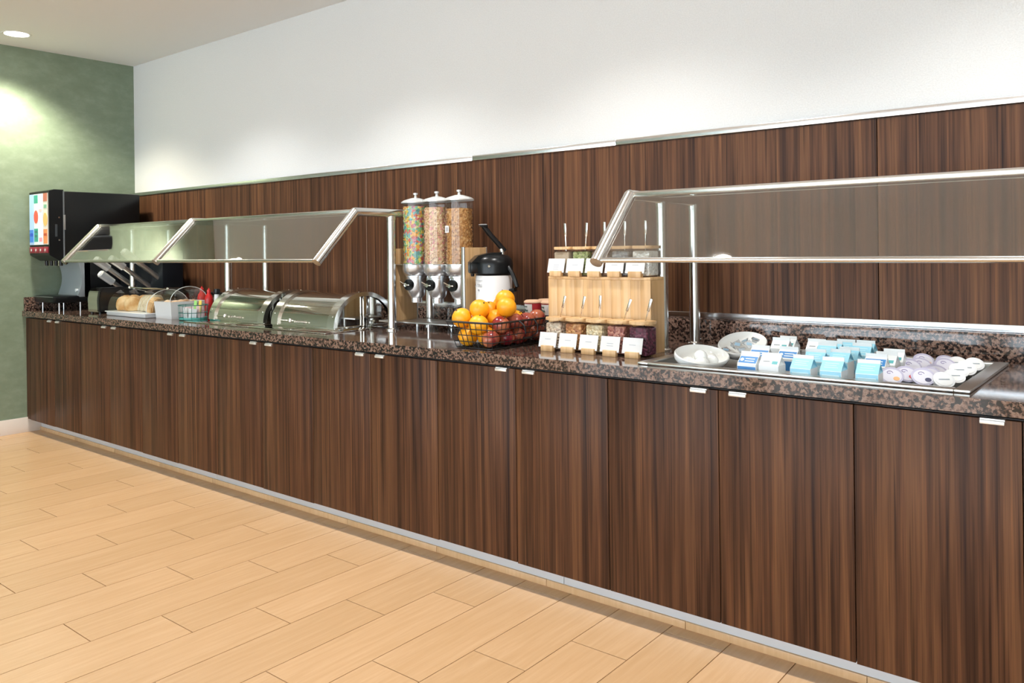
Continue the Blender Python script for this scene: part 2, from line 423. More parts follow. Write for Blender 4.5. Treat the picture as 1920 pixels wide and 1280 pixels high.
top = thing('countertop', 'polished brown speckled granite countertop over the walnut cabinets', 'countertop', (0, 0, 0))
PX0, PX1, PY0, PY1 = -1.447, -.475, 2.562, 3.172     # cut-out for the chilled pan
GF, GB = 2.465, 3.262
bm = BM()
for lo, hi in (((XL, GF), (PX0, GB + .03)), ((PX1, GF), (XR, GB + .03)), ((PX0, GF), (PX1, PY0)), ((PX0, PY1), (PX1, GB + .03))):
    box(bm, (*lo, .871), (*hi, ZC))
bmesh.ops.remove_doubles(bm, verts=bm.verts[:], dist=1e-5)
obj('slab', bm, GRANITE, top, smooth=False)
sp = thing('backsplash', 'low brown granite backsplash along the panelled wall', 'backsplash', (XL, GB, ZC))
bx('rear_piece', (.02, 0, 0), (XR - XL, YW - .001 - GB, 1.0125 - ZC), GRANITE, sp, .002)
bx('side_piece', (.0005, GF + .01 - GB, 0), (.020, 0, 1.0125 - ZC), GRANITE, sp, .002)

# ------------------------------------------------------------------ sneeze guards
def bracket(root, x, rear=3.212):
    for yy in (2.932, rear):
        bm = BM(); cyl(bm, (x, yy, ZC + .008), (x, yy, 1.508), .0225, seg=24); lathe(bm, [(.034, 0), (.034, .006), (.025, .012), (.0225, .012)], (x, yy, ZC), 24)
        lathe(bm, [(.0225, 0), (.0245, .001), (.0245, .02), (.0225, .021)], (x, yy, 1.485), 24)
        obj('post', bm, SATIN, root)
    bm = BM(); cyl(bm, (x, 2.690, 1.522), (x, rear + .03, 1.522), .022, seg=24); ball(bm, (x, 2.688, 1.522), .0222, 20); obj('top_arm', bm, SATIN, root)
    bm = BM(); tip = Vector((x, 2.452, 1.276)); bend = Vector((x, 2.688, 1.522)); cyl(bm, tip, bend, .0232, seg=24); obj('front_arm', bm, STEEL if False else SATIN, root)
    d = (tip - bend).normalized()
    bm = BM(); cyl(bm, tip, tip + d * .004, .0230, seg=24); obj('end_cap', bm, SATIN, root)
def guard(label, xs):
    t = thing('sneeze_guard', label, 'sneeze guard', (xs[0], 2.932, ZC), group='glass sneeze guards on steel posts')
    off = -Vector(t.location)
    before = set(bpy.data.objects)
    for x in xs: bracket(t, x)
    for a, b_ in zip(xs, xs[1:]):
        d = Vector((0, .236, .246)).normalized(); n = Vector((0, -d.z, d.y))
        p0 = Vector((0, 2.456, 1.284)); p1 = Vector((0, 2.690, 1.528))
        bm = BM(); q = [p0 + n * .003, p1 + n * .003, p1 - n * .003, p0 - n * .003]
        prism(bm, [(v.y, v.z) for v in q], a + .016, b_ - .016, 'x'); obj('glass_panel', bm, GLASS, t, smooth=False)
        bm = BM(); box(bm, (a + .012, 2.688, 1.524), (b_ - .012, 2.925, 1.530)); obj('top_glass', bm, GLASS, t, smooth=False)
        bx('top_glass_edge', (a + .012, 2.925, 1.523), (b_ - .012, 2.928, 1.531), EDGE, t)
        bm = BM(); box(bm, (a + .015, 2.682, 1.514), (b_ - .015, 2.70, 1.536), .004); obj('upper_rail', bm, SATIN, t)
        bm = BM(); cyl(bm, (a + .012, 2.455, 1.282), (b_ - .012, 2.455, 1.282), .0095, seg=16); obj('lower_rail', bm, SATIN, t)
    for o in t.children: o.data.transform(Matrix.Translation(off))
    return t
guard('long glass sneeze guard above bread case and chafing dishes', [-5.965, -4.712, -3.184])
guard('glass sneeze guard over the chilled milk and yogurt pan', [-1.60, -.08])

# ------------------------------------------------------------------ soda dispenser
t = thing('soda_dispenser', 'tall black soda dispenser with backlit drink pictures on the counter corner', 'drink dispenser', (-6.54, 2.85, ZC))
x0, x1 = -.168, .180
bx('rear_cabinet', (x0, -.23, .375), (x1, .34, .885), BLACKP, t, .012)
bm = BM(); prism(bm, [(-.335, .415), (-.335, .885), (-.300, .895), (-.235, .895), (-.235, .375), (-.265, .372)], x0, x1); obj('merchandiser', bm, BLACKP, t)
bm = BM(); box(bm, (x1 - .002, -.239, .38), (x1 + .003, -.230, .885)); obj('door_gap', bm, pm('grey_seam', (.18, .20, .22), .3), t)
bx('hinge_plate', (x1 + .001, -.238, .60), (x1 + .006, -.225, .71), BRUSH, t)
for zz in (.525, .69):
    bm = BM(); cyl(bm, (x1 - .001, -.268, zz), (x1 + .004, -.268, zz), .006, seg=14); obj('lock', bm, STEEL, t)
bx('side_grip', (x1 - .004, -.295, .55), (x1 + .001, -.280, .64), pm('dark_grey_plastic', (.05, .06, .07), .4), t)
PANEL = [[((.45, .66, .95), .50, .0), ((.06, .25, .75), .25, .70), ((.55, .75, .98), .06, .77)],
         [((.85, .95, .92), .95, .0), ((.05, .42, .30), .16, .02), ((.80, .12, .07), .26, .32), ((.05, .38, .28), .26, .68), ((.75, .95, .90), .05, .72), ((.75, .95, .90), .05, .80)],
         [((.80, .90, .98), .95, .0), ((.95, .55, .50), .05, .30), ((.90, .35, .42), .08, .86)],
         [((.75, .70, .62), .95, .0), ((.50, .16, .10), .16, .0), ((.20, .45, .30), .07, .22), ((.85, .50, .16), .26, .38), ((.80, .28, .10), .28, .70), ((.95, .62, .45), .05, .78)]]
zt, zb = .868, .492; w = (x1 - x0 - .02) / 4
for i, strip in enumerate(PANEL):
    a = x0 + .010 + w * i + .004; b_ = a + w - .008
    cols0 = strip[0][0]
    sp = bx('picture_strip', (a, -.341, zb), (b_, -.334, zt), pm('backlit_%d' % i, cols0, .3, emit=cols0, es=.12), t)
    for j, (cc, hh, off) in enumerate(strip[1:]):
        z1 = zt - off * (zt - zb); z0 = max(zb, z1 - hh * (zt - zb))
        ins = .004 if hh > .08 else .012
        bm = BM()
        if hh in (.26,) and cc[0] > .7:
            lathe(bm, [(0, -.001), (1, -.001), (1, .001), (0, .001)], (0, 0, 0), 20)
            bmesh.ops.transform(bm, matrix=Matrix.Translation(((a + b_) / 2, -.342, (z0 + z1) / 2)) @ Matrix.Diagonal(((b_ - a) / 2, 1, (z1 - z0) / 2, 1)) @ Matrix.Rotation(R(90), 4, 'X'), verts=bm.verts[:])
        else: box(bm, (a + ins, -.3425, z0), (b_ - ins, -.340, z1))
        obj('picture', bm, pm('backlit_%d_%d' % (i, j), cc, .3, emit=cc, es=.12), sp)
    bt = bx('push_button', (a, -.345, .430), (b_, -.334, .476), pm('button_red', (.30, .03, .05), .3), t, .003)
    bm = BM(); lathe(bm, [(0, 0), (.010, 0), (.010, .002), (0, .002)], seg=12); bmesh.ops.transform(bm, matrix=Matrix.Translation(((a + b_) / 2, -.344, .453)) @ Matrix.Rotation(R(90), 4, 'X'), verts=bm.verts[:]); obj('button_mark', bm, PAPER, bt)
    bm = BM(); cyl(bm, ((a + b_) / 2, -.235, .376), ((a + b_) / 2, -.235, .335), .014, .011, 14); nz = obj('nozzle', bm, BLACKP, t)
    bm = BM(); box(bm, ((a + b_) / 2 - .006, -.255, .335), ((a + b_) / 2 + .006, -.250, .374)); obj('lever', bm, STEEL, nz)
bm = BM()
poly = [(-.145 + .035 * math.sin(math.pi * q / 10), .10 + .275 * q / 10) for q in range(11)]
prism(bm, poly + [(-.05, .375), (-.05, .10)], x0, x1); obj('splash_column', bm, pm('grey_splash', (.38, .43, .46), .35, .4), t)
bx('rear_column', (x0, -.095, .095), (x1, .34, .376), BLACKP, t, .004)
bm = BM(); cyl(bm, (x1 - .04, -.14, .15), (x1 - .04, -.10, .15), .012, seg=16); obj('splash_button', bm, pm('white_knob', (.85, .9, .9), .3), t)
bx('drip_tray', (x0, -.315, .062), (x1 + .005, -.125, .112), BLACKP, t, .014)
bx('tray_edge', (x0 + .01, -.318, .104), (x1 - .0, -.314, .109), pm('tray_lip', (.12, .14, .13), .3), t)
bx('base_pan', (x0, -.13, .062), (x1, .34, .098), BLACKP, t, .004)
for xx in (x0 + .03, x1 - .03):
    for yy in (-.26, -.11, .30):
        bm = BM(); cyl(bm, (xx, yy, 0), (xx, yy, .08), .006, .006, 14); obj('leg', bm, pm('leg_steel', (.55, .55, .55), .3, 1.0), t)

# ------------------------------------------------------------------ cup dispenser with slanted tubes
t = thing('cup_dispenser', 'black cup dispenser cabinet with slanted silver tubes behind the toaster', 'cup dispenser', (-6.01, 3.09, ZC))
bx('cabinet', (-.33, -.075, 0), (.315, .085, .44), pm('black_laminate', (.004, .006, .009), .4, spec=.25), t, .006)
for i, (xx, zz, L_) in enumerate(((-.215, .115, .26), (-.075, .150, .38), (.125, .17, .36), (.245, .24, .32))):
    d = Vector((0, -.80, .60)); p = Vector((xx, -.065, zz))
    bm = BM(); cyl(bm, p, p + d * L_, .017, seg=20); o = obj('tube', bm, BRUSH, t)
    bm = BM(); cyl(bm, p + d * (L_ - .11), p + d * L_, .027, .030, 20); obj('collar', bm, pm('clear_cups', (.62, .64, .65), .25, .3), o)
    bm = BM(); cyl(bm, p + d * L_, p + d * (L_ + .010), .026, .022, 20); obj('cup_base', bm, WHITEP, o)

# ------------------------------------------------------------------ toaster
t = thing('toaster', 'chrome two-slice toaster with black end panel on the counter', 'toaster', (-5.905, 2.745, ZC))
prof = [(-.105, .012), (-.108, .10), (-.100, .155), (-.078, .178), (.078, .178), (.100, .155), (.108, .10), (.105, .012)]
bm = BM(); prism(bm, [(y_ * 1.18, z) for y_, z in prof], -.088, .062); bmesh.ops.bevel(bm, geom=bm.edges[:], offset=.004, segments=2, affect='EDGES'); obj('chrome_shell', bm, STEEL, t)
bm = BM(); prism(bm, [(y_ * 1.20, z * 1.015) for y_, z in prof], .062, .092); bmesh.ops.bevel(bm, geom=bm.edges[:], offset=.006, segments=2, affect='EDGES'); obj('end_panel', bm, pm('glossy_black', (.015, .015, .016), .10), t)
for dx in (-.05, .01):
    bx('slot', (dx, -.085, .170), (dx + .028, .085, .1795), BLACKP, t)
bx('lever_knob', (.092, -.02, .09), (.112, .02, .105), BLACKP, t, .004)
for sx in (-.075, .05):
    for sy in (-.10, .10):
        bm = BM(); cyl(bm, (sx, sy, 0), (sx, sy, .016), .011, seg=12); obj('foot', bm, BLACKP, t)

# ------------------------------------------------------------------ bread case with loaves
BRX, BRY = -5.405, 2.76
t = thing('bread_case', 'clear curved bread case on a pale rectangular tray', 'bread case', (BRX, BRY, ZC))
bm = BM(); box(bm, (-.268, -.16, .0), (.268, .16, .026), .008); obj('tray', bm, pm('pale_tray', (.70, .70, .70), .2), t)
bm = BM(); box(bm, (-.275, -.167, .024), (.275, .167, .031), .003); obj('tray_rim', bm, pm('tray_rim', (.82, .82, .82), .15), t)
arc = [(-.150 * math.cos(math.pi * q / 18), .030 + .150 * math.sin(math.pi * q / 18) ** .8) for q in range(19)]
bm = BM(); A = [[bm.verts.new((sx, y_, z)) for y_, z in arc] for sx in (-.262, .262)]
for q in range(18): bm.faces.new((A[0][q], A[0][q + 1], A[1][q + 1], A[1][q]))
bm.faces.new(A[0]); bm.faces.new(A[1][::-1]); obj('clear_cover', bm, ACRYL, t)
bm = BM(); tube(bm, [(.263, y_, z) for y_, z in arc], .0022, 6); obj('cover_edge', bm, pm('acrylic_edge', (.75, .80, .80), .2), t)
bm = BM(); cyl(bm, (-.268, 0, .182), (.268, 0, .182), .005, seg=10); obj('hinge_rod', bm, STEEL, t)
for sx in (-.258, .258):
    bm = BM(); ball(bm, (sx, 0, .183), (.012, .012, .009), 12); obj('hinge_knob', bm, STEEL, t)
CRUST = fruit_mat('bread_crust', (.60, .30, .09), (.84, .60, .32), 16, 4, .7)
CRUMB = fruit_mat('bread_crumb', (.82, .70, .50), (.90, .83, .68), 40, 4, .9)
def loaf_bm(l, r_, h):
    bm = BM(); pr = [(-r_, 0), (-r_ * 1.02, h * .45), (-r_ * .9, h * .8), (-r_ * .5, h), (r_ * .5, h), (r_ * .9, h * .8), (r_ * 1.02, h * .45), (r_, 0)]
    prism(bm, pr, -l / 2, l / 2); bmesh.ops.bevel(bm, geom=bm.edges[:], offset=.006, segments=2, affect='EDGES'); return bm
def roll(loc, s, rz, mat, label, cut=False):
    bm = BM(); vs = ball(bm, (0, 0, 0), (s[0], s[1], s[2]), 18)
    for v in vs:
        v.co.z = max(v.co.z, -s[2] * .55); v.co *= 1 + .05 * math.sin(9 * v.co.x / s[0]) * (1 if v.co.z > 0 else 0)
    o = obj('bread_roll', bm, mat); o.location = loc; o.rotation_euler = (0, 0, rz)
    if cut: pass
    return tag(o, label, 'bread', 'breads inside the bread case')
zb_ = ZC + .031
for i, (dx, dy, s, rz, mt) in enumerate(((-.195, -.060, (.058, .062, .066), 0, CRUST), (-.078, -.064, (.056, .060, .070), 0, CRUST), (-.19, .065, (.058, .058, .064), 0, CRUST), (-.07, .062, (.058, .058, .066), 0, CRUST))):
    roll((BRX + dx, BRY + dy, zb_ + s[2] * .55), s, rz, mt, 'round golden bread roll inside the clear bread case')
for i in range(6):
    bm = loaf_bm(.014, .066, .108); o = obj('bread_slice', bm, CRUMB)
    o.location = (BRX + .030 + i * .025, BRY - .045 + .004 * (i % 2), zb_ + .006); o.rotation_euler = (0, R(16), R(24))
    tag(o, 'pale bread slice leaning in the clear bread case', 'bread', 'sliced bread inside the bread case')
bm = loaf_bm(.05, .060, .095); o = obj('bread_end', bm, CRUST); o.location = (BRX + .216, BRY - .070, zb_ + .003); o.rotation_euler = (0, R(14), R(24))
tag(o, 'brown crusty end piece of loaf by the case end', 'bread')

# ------------------------------------------------------------------ white pastry bin with domed lid
PBX, PBY = -5.015, 2.775
t = thing('pastry_bin', 'white square serving bin with clear domed cover beside bread case', 'serving bin', (PBX, PBY, ZC))
def taper(bm, hw, hd, z0, z1, k, th=None):
    A = [bm.verts.new((sx * hw * k, sy * hd * k, z0)) for sx, sy in ((-1, -1), (1, -1), (1, 1), (-1, 1))]
    B = [bm.verts.new((sx * hw, sy * hd, z1)) for sx, sy in ((-1, -1), (1, -1), (1, 1), (-1, 1))]
    for i in range(4): bm.faces.new((A[i], A[(i + 1) % 4], B[(i + 1) % 4], B[i]))
    bm.faces.new(A[::-1])
    if th:
        D = [bm.verts.new((sx * (hw - th), sy * (hd - th), z1)) for sx, sy in ((-1, -1), (1, -1), (1, 1), (-1, 1))]
        E_ = [bm.verts.new((sx * (hw * k - th), sy * (hd * k - th), z0 + th)) for sx, sy in ((-1, -1), (1, -1), (1, 1), (-1, 1))]
        for i in range(4):
            j = (i + 1) % 4; bm.faces.new((B[i], B[j], D[j], D[i])); bm.faces.new((D[i], D[j], E_[j], E_[i]))
        bm.faces.new(E_)
bm = BM(); taper(bm, .105, .125, 0, .108, .92, .006); obj('bin', bm, pm('bin_white_plastic', (.77, .77, .77), .25), t, angle=20)
bm = BM(); n_ = 18
arc2 = [(-.128 * math.cos(math.pi * q / n_), .108 + .095 * math.sin(math.pi * q / n_)) for q in range(n_ + 1)]
A = [[bm.verts.new((sx, y_, z)) for y_, z in arc2] for sx in (-.105, .105)]
for q in range(n_): bm.faces.new((A[0][q], A[0][q + 1], A[1][q + 1], A[1][q]))
bm.faces.new(A[0]); bm.faces.new(A[1][::-1]); obj('domed_cover', bm, ACRYL, t)
bm = BM(); tube(bm, [(.105, y_, z) for y_, z in arc2], .002, 6); obj('cover_edge', bm, MATS['acrylic_edge'], t)
PAST = fruit_mat('pastry', (.70, .40, .22), (.86, .66, .48), 30, 4, .6)
for i, (dx, dy) in enumerate(((-.05, -.06), (.04, -.055), (-.002, .004), (-.048, .064), (.046, .062))):
    bm = BM(); bmesh.ops.create_uvsphere(bm, u_segments=16, v_segments=10, radius=1)
    for v in bm.verts: v.co = Vector((v.co.x * .045, v.co.y * .036, v.co.z * .055))
    o = obj('pastry', bm, PAST); o.location = (PBX + dx, PBY + dy, ZC + .062); o.rotation_euler = (0, 0, i * .7)
    tag(o, 'golden pastry piled in the white covered bin', 'pastry', 'pastries in the white bin')

# ------------------------------------------------------------------ wire basket of packets, sauce bottles
WBX, WBY = -4.775, 2.725
t = thing('wire_basket', 'small round green wire basket holding white packets', 'basket', (WBX, WBY, ZC))
TEALW = pm('green_wire', (.03, .16, .13), .35)
def ring(r_, z, n=36): return [(r_ * math.cos(2 * math.pi * k / n), r_ * math.sin(2 * math.pi * k / n), z) for k in range(n)]
for z, rr in ((.004, .083), (.045, .085), (.092, .088)):
    bm = BM(); tube(bm, ring(rr, z), .0022 if z < .09 else .0028, 6, True); obj('hoop', bm, TEALW, t)
for k in range(10):
    a = 2 * math.pi * k / 10; bm = BM(); tube(bm, [(.083 * math.cos(a), .083 * math.sin(a), .004), (.088 * math.cos(a), .088 * math.sin(a), .092)], .0017, 6); obj('upright', bm, TEALW, t)
bm = BM(); lathe(bm, [(0, .002), (.083, .002), (.084, .016), (.0815, .016), (.080, .005), (0, .005)], seg=32); obj('base_dish', bm, pm('teal_glass', (.12, .45, .40), .2), t)
for i in range(13):
    a = i * 2.4; rr = .018 + .045 * ((i * .37) % 1)
    hh = .062 + .02 * ((i * .61) % 1)
    bm = BM(); box(bm, (-.024, -.0035, 0), (.024, .0035, hh), .002); o = obj('packet', bm, PAPER if i % 4 else pm('pale_pink_packet', (.85, .62, .66), .6))
    o.location = (WBX + rr * math.cos(a), WBY + rr * math.sin(a), ZC + .009); o.rotation_euler = (R(6 * math.sin(i * 3)), R(6 * math.cos(i * 5)), a + 1.2)
    tag(o, 'white paper packet standing in the green wire basket' if i % 4 else 'pink paper packet standing in the green wire basket', 'packet', 'packets in the wire basket')
for i, (dx, dy, cc, lab) in enumerate(((.028, -.008, (.35, .70, .20), 'green tea packet poking above the wire basket'), (.048, .012, (.85, .62, .10), 'yellow tea packet poking above the wire basket'))):
    bm = BM(); box(bm, (-.011, -.002, 0), (.011, .002, .112), .001); o = obj('tea_packet', bm, pm('tea_%d' % i, cc, .6)); o.location = (WBX + dx, WBY + dy, ZC + .009); o.rotation_euler = (0, R(6), .3); tag(o, lab, 'packet')
def bottle(x, y_, h, r_, col, capc, name, label, cat='bottle', tilt=0):
    t = thing(name, label, cat, (x, y_, ZC))
    bm = BM(); lathe(bm, [(0, 0), (r_ * .92, 0), (r_, .008), (r_, h * .62), (r_ * .85, h * .72), (r_ * .42, h * .82), (r_ * .40, h * .86), (0, h * .86)], seg=24); obj('bottle_body', bm, col, t)
    bm = BM(); lathe(bm, [(r_ * .46, h * .84), (r_ * .46, h * .93), (r_ * .2, h * .95), (r_ * .12, h), (0, h)], seg=18); obj('cap', bm, capc, t)
    return t
REDP = pm('red_plastic', (.62, .02, .02), .3)
bottle(-5.045, 2.942, .195, .028, REDP, REDP, 'ketchup_bottle', 'red ketchup squeeze bottle standing nearer the pastry bin')
bottle(-4.835, 2.868, .190, .026, REDP, REDP, 'ketchup_bottle', 'red squeeze bottle beside the green wire basket and salt shaker')
t = thing('salt_shaker', 'small glass shaker with black lid beside red bottles', 'shaker', (-4.760, 2.880, ZC))
bm = BM(); lathe(bm, [(0, 0), (.018, 0), (.018, .12), (.015, .158), (0, .158)], seg=18); obj('shaker_body', bm, WHITEP, t)
bm = BM(); lathe(bm, [(.019, .152), (.021, .160), (.019, .184), (0, .188)], seg=18); obj('shaker_lid', bm, BLACKP, t)

# ------------------------------------------------------------------ chafing dishes
MIRROR = pm('mirror_steel', (.74, .73, .68), .055, 1.0)
def chafer(x0, x1, bx0, bx1, label):
    cx = (x0 + x1) / 2; cy = 2.94
    t = thing('chafing_dish', label, 'chafing dish', (cx, cy, ZC), group='roll-top chafing dishes')
    hw = (x1 - x0) / 2; ry, rz = .203, .172
    bm = BM(); box(bm, (bx0 - cx, -.345, 0), (bx1 - cx, .245, .006), .002); obj('base_frame', bm, MIRROR, t)
    bm = BM(); box(bm, (-hw, -ry - .006, .005), (hw, ry + .006, .016), .003); obj('water_pan_rim', bm, MIRROR, t)
    n_ = 28
    def arch(sx, k=1.0): return [(sx, -ry * k * math.cos(math.pi * q / n_), .012 + rz * k * math.sin(math.pi * q / n_)) for q in range(n_ + 1)]
    bm = BM(); A = [bm.verts.new(p) for p in arch(-hw + .03)]; B = [bm.verts.new(p) for p in arch(hw - .03)]
    for q in range(n_): bm.faces.new((A[q], A[q + 1], B[q + 1], B[q]))
    obj('roll_top_cover', bm, MIRROR, t)
    for sx in (-1, 1):
        bm = BM()
        xo, xi = sx * hw, sx * (hw - .058)
        P = [[bm.verts.new(v) for v in arch(xi, 1.0)], [bm.verts.new(v) for v in arch(xi, 1.06)], [bm.verts.new(v) for v in arch(xo, 1.06)], [bm.verts.new(v) for v in arch(xo, .93)]]
        for a, b_ in zip(P, P[1:]):
            for q in range(n_): bm.faces.new((a[q], a[q + 1], b_[q + 1], b_[q]))
        obj('end_band', bm, pm('band_steel', (.84, .83, .80), .16, 1.0), t)
        bm = BM(); pts = arch(sx * (hw - .012), .95); V = [bm.verts.new(v) for v in pts]; bm.faces.new(V); obj('end_plate', bm, MIRROR, t)
        bm = BM(); box(bm, (sx * hw - .008, -.016, .006), (sx * hw + .006, .016, rz * .99), .003); obj('center_strip', bm, STEEL, t)
        for q in (3, 8, 13):
            p = Vector(arch(sx * (hw - .022), 1.05)[q]); bm = BM(); ball(bm, p, .004, 8); obj('rivet', bm, STEEL, t)
    # lift handle on the front edge of the cover
    hx = -.07
    bm = BM(); cyl(bm, (hx - .06, -ry - .045, .040), (hx + .06, -ry - .045, .040), .006, seg=12); h_ = obj('handle', bm, STEEL, t)
    for e in (-.05, .05):
        bm = BM(); cyl(bm, (hx + e, -ry - .045, .040), (hx + e, -ry + .01, .034), .005, seg=10); obj('handle_stem', bm, STEEL, h_)
    bm = BM(); ball(bm, (hx + .02, -ry - .045, .042), .013, 12); obj('handle_knob', bm, STEEL, h_)
    return t
chafer(-4.600, -4.030, -4.660, -3.985, 'mirror steel roll-top chafing dish beside the green wire basket')
chafer(-3.955, -3.405, -3.982, -3.310, 'mirror steel roll-top chafing dish beside the cereal dispenser')

# ------------------------------------------------------------------ cereal dispenser
CX, CY = -2.960, 3.045
t = thing('cereal_dispenser', 'three-tube cereal dispenser with bamboo side panels on a metal stand', 'cereal dispenser', (CX, CY, ZC))
bx('base_plate', (-.36, -.085, .036), (.262, .118, .044), BRUSH, t, .002)
for sx in (-.255, .0, .250):
    for sy in (-.070, .10):
        bm = BM(); cyl(bm, (sx, sy, 0), (sx, sy, .038), .008, seg=14); obj('foot', bm, BRUSH, t)
for sx in (-1, 1):
    p = bx('side_panel', (sx * .250 - .009, -.075, .044), (sx * .250 + .009, .085, .425), BAMBOO, t, .002)
    for yy in (-.082, .085):
        bm = BM(); box(bm, (sx * .250 - .010, yy, .044), (sx * .250 + .010, yy + .008, .428), .002); obj('edge_strip', bm, BRUSH, p)
for zz in (.300, .336):
    bm = BM(); box(bm, (-.242, .03, zz - .006), (.242, .045, zz + .006)); obj('cross_bar', bm, BRUSH, t)
bx('holder_plate', (-.242, -.066, .338), (.242, .072, .343), BRUSH, t, .001)
COLS = [[(.16, .42, .40), (.80, .62, .12), (.70, .16, .10), (.85, .42, .08), (.28, .55, .20), (.72, .70, .35), (.62, .22, .30), (.20, .48, .46)],
        [(.66, .42, .22), (.74, .52, .30), (.60, .36, .20), (.78, .58, .36), (.70, .30, .26), (.68, .46, .26)],
        [(.50, .24, .07), (.58, .30, .10), (.40, .18, .05), (.62, .36, .14), (.46, .21, .06)]]
for i in range(3):
    xx = (i - 1) * .156; col = COLS[i]
    bm = BM(); lathe(bm, [(.070, .343), (.070, .665)], (xx, 0, 0), 32); tb = obj('clear_tube', bm, ACRYL, t)
    bm = BM(); lathe(bm, [(.076, .662), (.077, .668), (.062, .678), (.022, .690), (.008, .692), (.006, .706), (.012, .708), (.013, .716), (0, .718)], (xx, 0, 0), 32); obj('lid', bm, pm('silver_plastic', (.72, .74, .74), .3, .5), t)
    bm = BM(); lathe(bm, [(0, .343), (.062, .343), (.062, .645 - .012 * i), (0, .652 - .012 * i)], (xx, 0, 0), 32)
    smt = speckle_mat('cereal_mix_%d' % i, col, (70, 95, 85)[i], .7)
    rnd = random.Random(i)
    for q in range(620):
        a = rnd.random() * 2 * math.pi; z = .347 + rnd.random() * (.295 - .012 * i); rr = .0625
        c = Vector((xx + rr * math.cos(a), rr * math.sin(a), z)); s_ = .0062 if i == 0 else .0055
        M_ = Matrix.Translation(c) @ Euler((rnd.random() * 6, rnd.random() * 6, rnd.random() * 6)).to_matrix().to_4x4() @ Matrix.Diagonal((s_, s_ * (.8 if i != 2 else 1.2), s_ * (.7 if i != 2 else .35), 1))
        bmesh.ops.create_icosphere(bm, subdivisions=1, radius=1, matrix=M_)
    o = obj('cereal', bm, smt, t); o['kind'] = 'stuff'
    bm = BM(); lathe(bm, [(.073, .343), (.073, .305), (.060, .285), (.056, .282), (.056, .272), (.052, .270), (.052, .205), (.040, .175), (.030, .165), (.030, .142), (.026, .142), (.026, .165)], (xx, 0, 0), 32); fn = obj('funnel', bm, pm('silver_funnel', (.66, .68, .70), .26, .85), t)
    bm = BM(); cyl(bm, (xx, -.050, .235), (xx, -.064, .235), .029, seg=24); kn = obj('dial', bm, BLACKP, t)
    bm = BM(); cyl(bm, (xx, -.064, .235), (xx, -.082, .235), .010, seg=14); box(bm, (xx - .024, -.080, .231), (xx + .024, -.074, .239), .002); cyl(bm, (xx, -.078, .235), (xx - .030, -.088, .252), .004, .003, 10); obj('dial_handle', bm, STEEL, kn)
bx('tube_label', (.125, -.0722, .50), (.150, -.0705, .535), PAPER, t)
bx('tube_label_print', (.130, -.0728, .506), (.145, -.0721, .528), DARKINK, t)

# ------------------------------------------------------------------ airpot
t = thing('airpot', 'white coffee airpot with black pump lid and raised lever', 'airpot', (-2.555, 3.015, ZC), R(2))
AW = pm('airpot_white', (.73, .73, .73), .28)
bm = BM(); lathe(bm, [(0, 0), (.082, 0), (.088, .006), (.088, .285), (.084, .292), (0, .292)], seg=44); obj('body', bm, AW, t)
bm = BM(); lathe(bm, [(.086, .290), (.088, .296), (.092, .30), (.094, .345), (.088, .368), (.070, .385), (.040, .392), (0, .393)], seg=44); lid = obj('pump_lid', bm, BLACKP, t)
# the spout points to the room and to the left end of the counter
dv = Vector((-.62, -.78, 0)); sd = Vector((.78, -.62, 0))
M_ = Matrix(((dv.x, sd.x, 0, 0), (dv.y, sd.y, 0, 0), (0, 0, 1, 0), (0, 0, 0, 1)))
bm = BM(); box(bm, (.05, -.034, .300), (.122, .034, .358), .010, M_); obj('spout', bm, BLACKP, lid)
bm = BM(); prism(bm, [(.06, .355), (.120, .352), (.085, .385), (.02, .398), (-.03, .40), (-.03, .36)], -.045, .045, 'y'); bmesh.ops.transform(bm, matrix=M_, verts=bm.verts[:]); obj('shroud', bm, BLACKP, lid)
bm = BM(); cyl(bm, M_ @ Vector((.105, 0, .302)), M_ @ Vector((.105, 0, .286)), .010, .008, 12); obj('nozzle', bm, BLACKP, lid)
bm = BM(); tube(bm, [M_ @ Vector(p) for p in ((-.055, 0, .405), (-.02, 0, .445), (.02, 0, .490), (.05, 0, .530))], .013, 10); box(bm, (.03, -.022, .522), (.068, .022, .532), .003, M_); lv = obj('pump_lever', bm, BLACKP, t)
bm = BM(); box(bm, (.036, -.020, .5325), (.068, .020, .536), .001, M_); obj('lever_pad', bm, pm('lever_grey', (.45, .46, .47), .3), lv)
bm = BM(); cyl(bm, M_ @ Vector((-.045, 0, .390)), M_ @ Vector((-.040, 0, .425)), .012, seg=14); obj('lever_pivot', bm, STEEL, lv)
bm = BM(); cyl(bm, M_ @ Vector((.045, .094, .335)), M_ @ Vector((.045, .084, .335)), .006, seg=12); obj('lid_screw', bm, STEEL, lid)
bm = BM(); pts = [Vector((.088, .0, .330)), Vector((.115, -.002, .295)), Vector((.135, -.004, .255)), Vector((.142, -.004, .238)), Vector((.130, -.003, .222)), Vector((.098, .0, .216))]
tube(bm, pts, .0105, 10); obj('carry_handle', bm, BLACKP, t)
M0 = Matrix.Rotation(R(-8), 4, 'Z') @ Matrix.Translation((0, -.0895, 0)) @ Matrix.Rotation(R(90), 4, 'X')
text_mesh('lettering', 'ATRE', .021, DARKINK, t, M0 @ Matrix.Translation((-.012, .236, 0)))
bm = BM(); box(bm, (-.034, .266, -.0005), (.014, .2685, .0005)); box(bm, (-.018, .217, -.0005), (-.008, .225, .0005)); bmesh.ops.transform(bm, matrix=M0, verts=bm.verts[:]); obj('printed_rule', bm, DARKINK, t)

